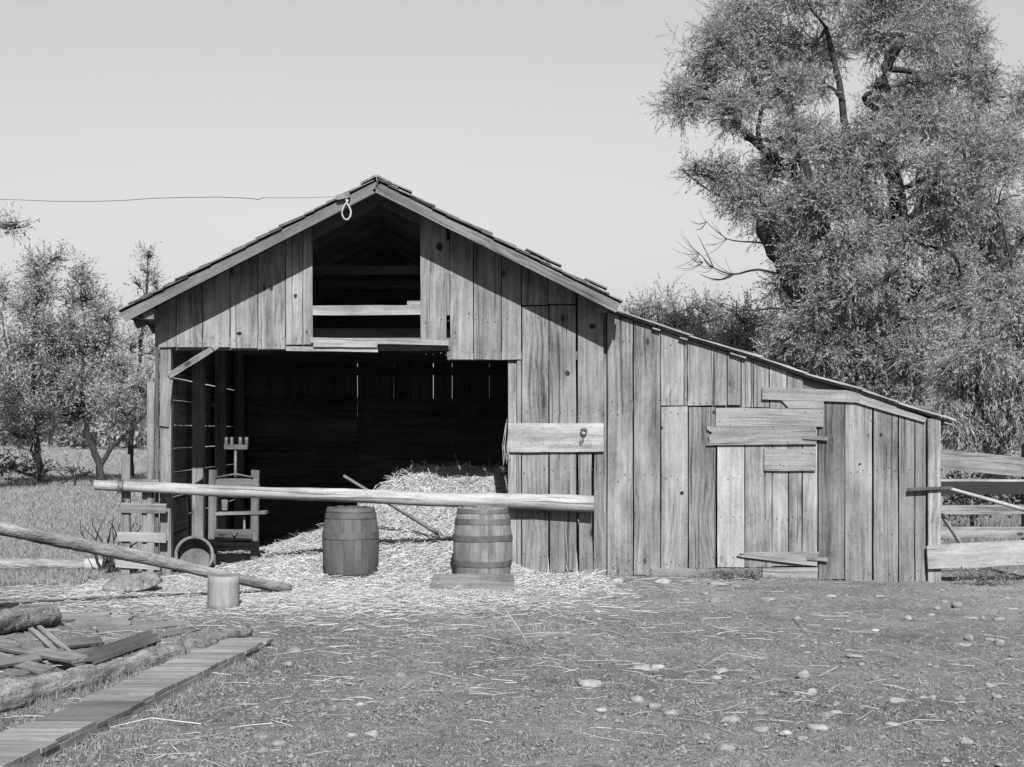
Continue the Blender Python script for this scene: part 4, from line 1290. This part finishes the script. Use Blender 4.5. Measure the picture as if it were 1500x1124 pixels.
# stubble of the yard and tufts by the logs
n = 300000
d = 1 / RNG.uniform(1 / 14.0, 1 / 5.8, n); px = RNG.uniform(-30, 1530, n)
x = (px - PX0) * d / F; y = d - DIST
dens = np.clip(.50 + .45 * wav(x * 1.2, y * 1.6, 1.4), .06, 1) * np.clip(1 - .9 * np.exp(-(((x + 1.4) / 2.2) ** 2 + ((y + .9) / 1.2) ** 2)), 0, 1)
dens = dens * (1 - .45 * sstep(1.0, 3.2, x))
ok = (RNG.uniform(0, 1, n) < dens) & (y < -.1)
x, y = x[ok], y[ok]
p1 = blades(x, y, RNG.uniform(.005, .022, len(x)), .006, .3, 1.45, lean=1.1)
tufts = []
for (ax, ay), (bx_, by_), k, sd in (((-2.34, -6.72), (-1.74, -5.10), 3200, .06), ((-1.95, -6.2), (-1.40, -4.6), 1300, .05), ((-3.2, -5.0), (-1.6, -4.3), 1200, .12), ((-1.75, -8.3), (-1.3, -5.4), 1400, .07),
                                    ((1.7, -.10), (4.0, -.12), 700, .03), ((-3.6, -.25), (-3.0, -.2), 600, .08), ((.55, -3.9), (.9, -3.8), 260, .08), ((-.3, -4.0), (.5, -3.7), 420, .12), ((5.3, -.3), (6.2, -.2), 400, .1)):
    f = RNG.uniform(0, 1, k)
    tx = ax + (bx_ - ax) * f + RNG.normal(0, sd, k); ty = ay + (by_ - ay) * f + RNG.normal(0, sd, k)
    tufts.append(blades(tx, ty, RNG.uniform(.02, .075, k), .005, .6, 1.5, lean=.9))
V, Fc, T = join([p1] + tufts)
o = mesh_obj('yard_grass', np_mesh('yard_grass', V, Fc, M_YARDGRASS, ftone=T)); tag(o, 'short grazed stubble and tufts over the dirt yard', 'grass', kind='stuff')

# ------------------------------------------------------------------ trees
def leaf_sprays(blobs, per, Ltwig, nl, ll, lw, droop=0.0, upb=.25, shell=.45, tmin=.6, tmax=1.3, sub=0):
    """blobs: (centre, radii, count); returns leaf mesh arrays and twig strands"""
    O, Dd = [], []
    if sub:
        nb = []
        for c, r, cnt in blobs:
            for k in range(sub):
                d = RNG.normal(size=3); d /= np.linalg.norm(d)
                rad = RNG.uniform(.15, 1) ** .5
                f = RNG.uniform(.26, .46)
                nb.append((tuple(np.array(c) + d * rad * np.array(r) * .85), tuple(np.array(r) * f), cnt / sub * RNG.uniform(.5, 1.5)))
        blobs = nb
    for c, r, cnt in blobs:
        cnt = int(cnt * per)
        d = RNG.normal(size=(cnt, 3)); d /= np.linalg.norm(d, axis=1, keepdims=True)
        rad = RNG.uniform(shell ** 3, 1, cnt) ** (1 / 3.)
        rad *= 1 + .16 * RNG.normal(size=cnt)
        O.append(np.array(c)[None] + d * rad[:, None] * np.array(r)[None])
        dd = d * .7 + RNG.normal(0, .6, (cnt, 3)); dd[:, 2] += upb - droop
        Dd.append(dd)
    O = np.concatenate(O); D = np.concatenate(Dd); D /= np.linalg.norm(D, axis=1, keepdims=True)
    n = len(O)
    L = Ltwig * RNG.uniform(.5, 1.3, n)
    tw = strands(O - D * (L * .35)[:, None], D, L * 1.3, np.full(n, ll * .035), RNG.uniform(.7, 1.2, n), .06)
    # leaves
    f = np.tile(np.linspace(.1, 1.05, nl)[None], (n, 1)) + RNG.uniform(-.05, .05, (n, nl))
    base = O[:, None, :] + D[:, None, :] * (f * L[:, None])[..., None]
    base[..., 2] -= droop * .5 * (f ** 2) * L[:, None]
    ld = D[:, None, :] * .85 + RNG.normal(0, .48, (n, nl, 3)); ld[..., 2] -= droop * .8 + .15
    ld /= np.linalg.norm(ld, axis=2, keepdims=True)
    sd = np.cross(ld, RNG.normal(size=(n, nl, 3))); sd /= np.linalg.norm(sd, axis=2, keepdims=True) + 1e-9
    l_ = (ll * RNG.uniform(.6, 1.25, (n, nl)))[..., None]; w_ = (lw * RNG.uniform(.7, 1.2, (n, nl)))[..., None]
    V = np.stack([base, base + ld * l_ * .45 + sd * w_ * .5, base + ld * l_, base + ld * l_ * .45 - sd * w_ * .5], 2)
    tone_ = np.repeat(RNG.uniform(tmin, tmax, n), nl) * RNG.uniform(.8, 1.2, n * nl)
    return (V.reshape(-1, 3), np.arange(n * nl * 4).reshape(-1, 4), tone_), tw

def tree(name, label, cat, base, limbs, blobs, per, Ltwig, nl, ll, lw, leafmat, group=None, droop=0.0, upb=.25, shell=.45, tm=(.6, 1.3), sub=9):
    root = empty(name, base, label, cat, group)
    V, Fc = [], []
    def limb(pts, r0, r1):
        # smooth the polyline and add small wander
        q = []
        m = len(pts)
        for i in range(m - 1):
            for k in range(4):
                t = k / 4
                p = [pts[max(i - 1, 0)], pts[i], pts[i + 1], pts[min(i + 2, m - 1)]]
                q.append(.5 * (2 * p[1] + (p[2] - p[0]) * t + (2 * p[0] - 5 * p[1] + 4 * p[2] - p[3]) * t * t + (3 * p[1] - p[0] - 3 * p[2] + p[3]) * t ** 3))
        q.append(pts[-1])
        q = [v + Vector(RNG.normal(0, r0 * .12, 3)) for v in q]
        rr = [r0 + (r1 - r0) * (i / (len(q) - 1)) ** .8 for i in range(len(q))]
        v, f = tube_path(q, rr, 7 if r0 > .05 else 4)
        b = len(V); V.extend(v); Fc.extend(tuple(i + b for i in t) for t in f)
    for pts, r0, r1 in limbs: limb([Vector(p) for p in pts], r0, r1)
    # branches reaching into each foliage mass
    segs = [(Vector(p), r0 + (r1 - r0) * i / len(pts)) for pts, r0, r1 in limbs for i, p in enumerate(pts) if i > 0]
    for c, r, cnt in blobs:
        c = Vector(c)
        src, rs = min(segs, key=lambda s: (s[0] - c).length + max(0, s[0].z - c.z) * .7)
        mid = (src + c) / 2 + Vector((RNG.normal(0, .15), RNG.normal(0, .15), .12 * (c - src).length))
        limb([src, mid, c, c + (c - mid) * .5 + Vector((0, 0, .2))], min(rs * .55, .09), .012)
        for k in range(7):
            d = Vector(RNG.normal(0, 1, 3)); d.normalize(); d.z = abs(d.z) * .9
            e = c + Vector((d.x * r[0], d.y * r[1], d.z * r[2])) * .9
            limb([mid.lerp(c, RNG.uniform(.3, 1)), c.lerp(e, .55) + Vector((0, 0, .06)), e], .024, .006)
    inv = Vector(base)
    me = mk_mesh('trunk', [v - inv for v in V], Fc, M_TRUNK, smooth=True)
    o = mesh_obj('trunk', me, root, Matrix.Translation(inv)); tone(o, 1)
    (lv, lf, lt), tw = leaf_sprays(blobs, per, Ltwig, nl, ll, lw, droop, upb, shell, *tm, sub=sub)
    vv, ff, tt = join([(lv, lf, lt), tw])
    mi = np.concatenate([np.zeros(len(lf), int), np.ones(len(tw[1]), int)])
    mesh_obj('crown', np_mesh('crown', vv - np.array(inv)[None].astype(float), ff, [leafmat, M_TWIG], mi, tt), root, Matrix.Translation(inv))
    return root

def pb(px, py, rpx, rpy, y, cnt=1.0, ry=None):
    c = P(px, py, y); s = (DIST + y) / F
    return (tuple(c), (rpx * s, (ry if ry else (rpx + rpy) * .5 * s), rpy * s), cnt)

# the big willow behind the lean-to, trunk about 28 m from the lens
Y0 = 14.0
def q(px, py, dy=0.0): return P(px, py, Y0 + dy)
big_limbs = [
    ([q(1288, 668), q(1290, 600), q(1284, 560)], .42, .34),
    ([q(1288, 590), q(1245, 530, -.2), q(1195, 470, -.4), q(1160, 420, -.5), q(1135, 370, -.5), q(1112, 310, -.6), q(1096, 275, -.6)], .28, .09),
    ([q(1292, 580), q(1300, 480, .3), q(1312, 400, .2), q(1318, 330, 0), q(1306, 250, -.2), q(1299, 170, -.1), q(1300, 100, .2), q(1330, 20, .4), q(1345, -60, .5)], .30, .07),
    ([q(1250, 535, .2), q(1235, 440, .5), q(1205, 330, .3), q(1160, 250, 0), q(1110, 210, -.3), q(1060, 160, -.6)], .24, .06),
    ([q(1205, 330, .3), q(1185, 260, .3), q(1160, 170, .2), q(1125, 95, 0), q(1100, 30, 0)], .16, .05),
    ([q(1310, 400, .2), q(1270, 290, .6), q(1245, 245, .7), q(1235, 150, .6), q(1210, 40, .5)], .17, .05),
    ([q(1305, 520, .2), q(1350, 470, -.6), q(1410, 430, -1.0), q(1480, 380, -1.2)], .13, .04),
    ([q(1295, 570), q(1360, 520, .6), q(1430, 490, 1.0), q(1500, 470, 1.2)], .12, .04),
    ([q(1312, 400, .2), q(1350, 320, .6), q(1400, 230, .8), q(1440, 150, 1.0)], .16, .05),
    ([q(1150, 405, -.5), q(1110, 395, -.6), q(1075, 402, -.7), q(1045, 392, -.8), q(1025, 372, -.8)], .035, .007),
    ([q(1128, 355, -.5), q(1100, 355, -.7), q(1065, 350, -.8), q(1035, 325, -.9)], .026, .006),
    ([q(1112, 310, -.6), q(1080, 300, -.7), q(1040, 280, -.8), q(1000, 250, -.8)], .06, .012),
    ([q(1075, 402, -.7), q(1050, 410, -.7), q(1025, 402, -.7)], .02, .006),
    ([q(1045, 392, -.8), q(1030, 360, -.8), q(1022, 345, -.8)], .015, .005),
    ([q(1190, 465, -.4), q(1140, 452, -.6), q(1100, 455, -.6), q(1060, 445, -.6)], .035, .008),
]
for k in range(48):
    bx0, by0 = random.choice([(1045, 392), (1075, 402), (1035, 325), (1065, 350), (1060, 445), (1030, 385), (1025, 372)])
    an = random.uniform(math.pi * .75, math.pi * 1.35); l = random.uniform(18, 45)
    dy = random.uniform(-1.2, -.5)
    big_limbs.append(([q(bx0, by0, dy), q(bx0 + l * .5 * math.cos(an), by0 + l * .5 * math.sin(an) + 4, dy), q(bx0 + l * math.cos(an), by0 + l * math.sin(an), dy)], .007, .003))
BB = [(1055, 70, 62, 48, -.5), (1000, 150, 40, 30, -1.0), (1040, 130, 45, 40, 0), (1085, 160, 42, 40, -1.2), (1125, 60, 55, 50, .6), (1150, 130, 40, 40, -1.0), (1190, 70, 52, 48, 1), (1090, 20, 60, 40, 0), (1180, 5, 60, 45, 0),
      (1300, 50, 60, 45, .4), (1350, 60, 55, 45, -1), (1390, 120, 50, 45, .6), (1260, 30, 40, 35, 1.0), (1230, 220, 45, 38, -1.4), (1190, 200, 40, 40, .8), (1150, 210, 38, 35, -1.0),
      (1045, 262, 42, 26, -.8), (1090, 270, 35, 30, -.4), (1110, 300, 35, 30, -1), (1075, 295, 30, 20, -.9), (1130, 250, 35, 30, .6), (1200, 290, 48, 40, -1.2), (1255, 280, 45, 45, -1.6), (1160, 310, 42, 40, .8), (1135, 340, 32, 28, 0), (1185, 370, 48, 45, -.6),
      (1250, 360, 48, 48, -1.8), (1225, 430, 50, 45, -1.6), (1165, 430, 42, 36, .6), (1280, 420, 40, 40, -2.0), (1300, 220, 45, 45, -1.8), (1350, 180, 52, 48, -1.0), (1360, 260, 50, 45, -1.6), (1420, 190, 55, 50, 0), (1400, 290, 52, 48, -1.2), (1345, 130, 48, 40, 1.0),
      (1450, 120, 40, 38, .6), (1480, 230, 55, 55, 0), (1455, 300, 50, 48, -.6), (1375, 350, 50, 40, 0), (1440, 370, 52, 45, .6), (1500, 350, 60, 60, 0), (1510, 150, 55, 50, 1), (1200, 490, 52, 42, -1.2), (1150, 500, 45, 38, 0), (1260, 510, 50, 42, -1.4), (1315, 480, 45, 45, -1.6), (1210, 545, 52, 35, -.6), (1280, 560, 50, 34, -1.2), (1165, 540, 45, 30, .4), (1340, 560, 44, 36, -.8),
      (1350, 430, 42, 42, .8), (1270, 190, 30, 28, .4), (1380, 20, 55, 45, 0.6), (1320, -20, 70, 50, 0), (1430, 230, 45, 40, -1.6), (1370, 490, 40, 36, .5), (1400, 400, 44, 38, -1.2), (1450, 440, 45, 36, -1.4), (1495, 420, 45, 40, -1.0), (1395, 455, 36, 30, -1.6), (1330, 350, 36, 34, -1.4), (1290, 330, 26, 30, .6), (1420, 60, 34, 28, .5), (1110, 130, 34, 30, .8), (1340, 520, 40, 34, -1.8), (1240, 470, 40, 34, .8), (1200, 125, 20, 22, .5), (1288, 130, 22, 26, -.4), (1020, 250, 26, 16, -.8)]
tree('willow_tree', 'tall spreading willow with dark limbs rising behind the lean-to', 'tree', tuple(q(1288, 668)), big_limbs,
     [pb(a, b, c, d, Y0 + e, c * d / 2200., ) for a, b, c, d, e in BB], 450, .40, 16, .080, .018, M_LEAF, droop=.10, upb=.15, shell=.1, tm=(.65, 1.25), sub=11)

# drooping willow at the right edge
Y1 = 9.0
WB = [(1440, 610, 60, 40, 0), (1400, 560, 45, 42, .4), (1450, 540, 50, 45, -.4), (1490, 580, 50, 50, 0), (1380, 610, 36, 28, -.2), (1425, 490, 42, 32, .6), (1480, 480, 45, 40, .4), (1360, 640, 24, 18, 0), (1420, 645, 60, 20, .2), (1500, 520, 40, 60, 0), (1340, 590, 26, 26, .5)]
r_ = lambda px, py, dy=0: P(px, py, Y1 + dy)
tree('willow_shrub', 'pale drooping willow clump overhanging the board fence', 'tree', tuple(r_(1450, 700)),
     [([r_(1450, 715), r_(1445, 640), r_(1430, 560), r_(1420, 500)], .10, .03), ([r_(1452, 700), r_(1480, 620), r_(1495, 540), r_(1490, 480)], .09, .03), ([r_(1448, 690), r_(1400, 630), r_(1370, 600)], .06, .02)],
     [pb(a, b, c, d, Y1 + e, c * d / 2200.) for a, b, c, d, e in WB], 460, .36, 14, .085, .016, M_LEAF2, droop=.55, upb=-.1, shell=.2, tm=(.75, 1.35))

# leafy trees between barn roof and willow
def round_tree(px, base_y, yd, blist, label, group, per=420, ll=.085, lw=.04, name='leafy_tree', mat=None, tr=.12, shell=.3, limbsx=None, tm=(.65, 1.3), upb=.4):
    s = lambda a, b, dy=0: P(a, b, yd + dy)
    base = s(px, base_y); base.z = gzf(base.x, base.y)
    top = min(blist, key=lambda t: t[1])
    limbs = limbsx(s) if limbsx else [([base, s(px, base_y - (base_y - top[1]) * .35), s((px + top[0]) / 2, base_y - (base_y - top[1]) * .65), s(top[0], top[1])], tr, .03)]
    return tree(name, label, 'tree', tuple(base), limbs, [pb(a, b, c, d, yd + (e if len(z) > 0 else 0), c * d / 2200.) for (a, b, c, d, e, *z) in [(*t, 0) for t in blist]], per, .5, 9, ll, lw, mat or M_LEAF2, group=group, droop=.05, upb=upb, shell=shell, tm=tm)
GB = 'leafy trees behind the lean-to roof'
round_tree(965, 700, 21, [(935, 470, 28, 26, 0), (965, 455, 28, 26, .5), (990, 480, 34, 30, 0), (950, 500, 40, 30, .4), (1010, 510, 36, 26, 0)], 'rounded leafy tree just beyond the barn eave', GB)
round_tree(1040, 700, 22, [(1025, 455, 22, 20, 0), (1045, 475, 30, 28, .5), (1020, 500, 34, 28, 0), (1070, 500, 34, 28, 0), (1050, 530, 45, 25, .3)], 'leafy tree topping the middle of the lean-to roof', GB)
round_tree(1110, 700, 18, [(1090, 475, 28, 26, 0), (1125, 485, 34, 30, .4), (1105, 520, 40, 28, 0), (1150, 530, 34, 24, .4), (1075, 515, 26, 22, 0)], 'loose leafy tree against the willow trunk', GB, tm=(.5, 1.1))

# orchard trees on the left
GO = 'orchard trees in the pasture'
def lim_a(s):
    return [([s(148, 712), s(146, 680), s(132, 650), s(125, 610), s(118, 560), s(125, 500), s(118, 420)], .15, .03), ([s(146, 682), s(165, 655), s(195, 625), s(215, 605), s(235, 590)], .09, .03), ([s(125, 610), s(95, 560), s(70, 520)], .08, .03), ([s(118, 560), s(150, 520), s(165, 480)], .07, .03)]
round_tree(148, 712, 27, [(118, 405, 20, 22, 0), (125, 445, 36, 24, .6), (155, 470, 26, 26, 0), (100, 480, 34, 28, -.5), (140, 510, 40, 30, .6), (85, 520, 34, 28, 0), (175, 540, 34, 28, 0), (120, 555, 40, 28, -.6), (80, 580, 36, 28, .4), (165, 590, 40, 26, -.3), (110, 612, 44, 24, .4), (205, 575, 30, 28, .4), (60, 622, 30, 22, 0)],
           'forked orchard tree standing nearest the barn corner', GO, per=520, ll=.095, lw=.042, name='orchard_tree', limbsx=lim_a, tm=(.6, 1.25), shell=.1)
def lim_b(s):
    return [([s(62, 716), s(58, 680), s(50, 620), s(48, 560), s(50, 480), s(58, 400)], .14, .03), ([s(75, 716), s(62, 690), s(45, 660)], .10, .05), ([s(50, 620), s(20, 560), s(5, 480)], .08, .03)]
round_tree(62, 716, 26, [(78, 382, 16, 16, 0), (52, 395, 22, 20, .4), (60, 430, 28, 24, 0), (38, 460, 26, 26, 0), (65, 490, 34, 28, -.5), (30, 520, 34, 30, .5), (55, 555, 40, 28, 0), (20, 590, 40, 30, 0), (60, 610, 36, 28, -.4), (-5, 540, 40, 40, 0), (-10, 440, 30, 30, 0), (28, 640, 30, 20, 0)],
           'dense orchard tree with pointed twin tops beside the dark brush', GO, per=520, ll=.095, lw=.042, name='orchard_tree', limbsx=lim_b, tm=(.55, 1.2), shell=.1)
def lim_c(s):
    return [([s(191, 700), s(192, 660), s(196, 600), s(205, 520), s(214, 440), s(217, 368)], .14, .02), ([s(196, 600), s(230, 560), s(250, 500)], .06, .02)]
round_tree(191, 700, 32, [(218, 378, 12, 14, 0), (216, 402, 16, 14, 0), (202, 418, 12, 12, 0), (228, 420, 12, 14, 0), (212, 480, 18, 20, 0), (225, 520, 24, 26, 0), (195, 510, 22, 22, 0), (215, 570, 30, 28, 0), (190, 610, 30, 22, 0), (235, 610, 26, 26, 0)],
           'slender orchard tree rising close behind the barn eave', GO, per=380, ll=.095, lw=.042, name='orchard_tree', limbsx=lim_c, tm=(.65, 1.2), shell=.1, upb=.7)
round_tree(-40, 716, 20, [(22, 334, 18, 12, 0), (10, 336, 16, 12, 0), (-70, 330, 40, 50, 0), (-60, 430, 60, 60, 0), (-50, 530, 50, 50, 0)], 'orchard tree reaching one leafy twig in past the others', GO, per=250, ll=.10, lw=.042, name='orchard_tree')

# dark brush at the edge of the pasture
GS = 'dark brush along the pasture edge'
for (px, py, lab, bl) in [(50, 704, 'dark low brush heap beneath the dense orchard tree', [(40, 690, 26, 14, 0), (65, 692, 26, 12, 0), (20, 688, 26, 18, 0), (-15, 688, 26, 20, 0)]),
                          (110, 704, 'small dark bush between the two orchard trunks', [(105, 693, 22, 11, 0), (125, 697, 14, 8, 0)])]:
    round_tree(px, py, 24, bl, lab, GS, per=170, ll=.10, lw=.05, name='brush', tr=.05, tm=(.10, .28))
round_tree(1425, 760, 6.5, [(1400, 722, 30, 18, 0), (1450, 720, 36, 20, 0), (1500, 722, 36, 20, 0)], 'dark low brush behind the board fence', None, per=300, ll=.08, lw=.04, name='brush', tr=.03, tm=(.08, .25))

# bare thorny twigs by the gate
bt = empty('bare_shrub', (G(160, 838).x, .3, 0), 'dark bare thorny shrub beside the small gate', 'shrub')
V, Fc = [], []
RT = random.Random(4)
for k in range(16):
    p = Vector((xpx(158, .3) + RT.uniform(-.08, .08), .3 + RT.uniform(-.1, .1), 0)); d = Vector((RT.uniform(-.5, .5), RT.uniform(-.3, .3), 1)).normalized()
    pts = [p]
    for s in range(6):
        d = (d + Vector((RT.uniform(-.45, .45), RT.uniform(-.3, .3), RT.uniform(-.3, .25)))).normalized()
        pts.append(pts[-1] + d * RT.uniform(.06, .15))
    v, f = tube_path(pts, .012, 4, .3); b = len(V); V += v; Fc += [tuple(i + b for i in t) for t in f]
org = bt.matrix_basis.translation
mesh_obj('stems', mk_mesh('stems', [v - org for v in V], Fc, M_TRUNK), bt, Matrix.Translation(org))

# weeds at the foot of the lean-to
def weed(px, py, label, n, r, name='weed_clump'):
    g = G(px, py); root = empty(name, (g.x, g.y, gzf(g.x, g.y)), label, 'weeds')
    bl = [((g.x + RNG.normal(0, r), g.y + RNG.normal(0, .04), .015 + abs(RNG.normal(0, .02))), (.06, .05, .035), 1.0) for k in range(n)]
    (lv, lf, lt), tw = leaf_sprays(bl, 9, .08, 5, .03, .014, .2, .4, .1, .35, .9)
    vv, ff, tt = join([(lv, lf, lt), tw]); mi = np.concatenate([np.zeros(len(lf), int), np.ones(len(tw[1]), int)])
    o = np.array((g.x, g.y, gzf(g.x, g.y)))
    mesh_obj('leaves', np_mesh('leaves', vv - o, ff, [M_LEAF2, M_TWIG], mi, tt), root, Matrix.Translation(o))
weed(1060, 848, 'low dark weeds growing against the sill boards', 12, .12)
weed(1105, 848, 'low weeds trailing along the sill toward the door', 9, .10)
weed(908, 842, 'small dark weed in the gap at the board foot', 5, .04)
weed(1445, 850, 'leafy clods and weeds below the low pale board', 16, .16)

# far hedgerow that reads as one mass
bl = []
for k in range(90):
    px = RNG.uniform(-80, 1600); y = RNG.uniform(110, 160)
    bl.append(pb(px, 628, RNG.uniform(14, 30), RNG.uniform(8, 20), y, 1.0))
(lv, lf, lt), tw = leaf_sprays(bl, 60, 1.5, 8, .7, .4, .0, .3, .1, .6, 1.0)
o = mesh_obj('far_hedgerow', np_mesh('far_hedgerow', lv, lf, M_LEAF2, ftone=lt)); tag(o, 'distant line of trees across the fields', 'trees', kind='stuff')
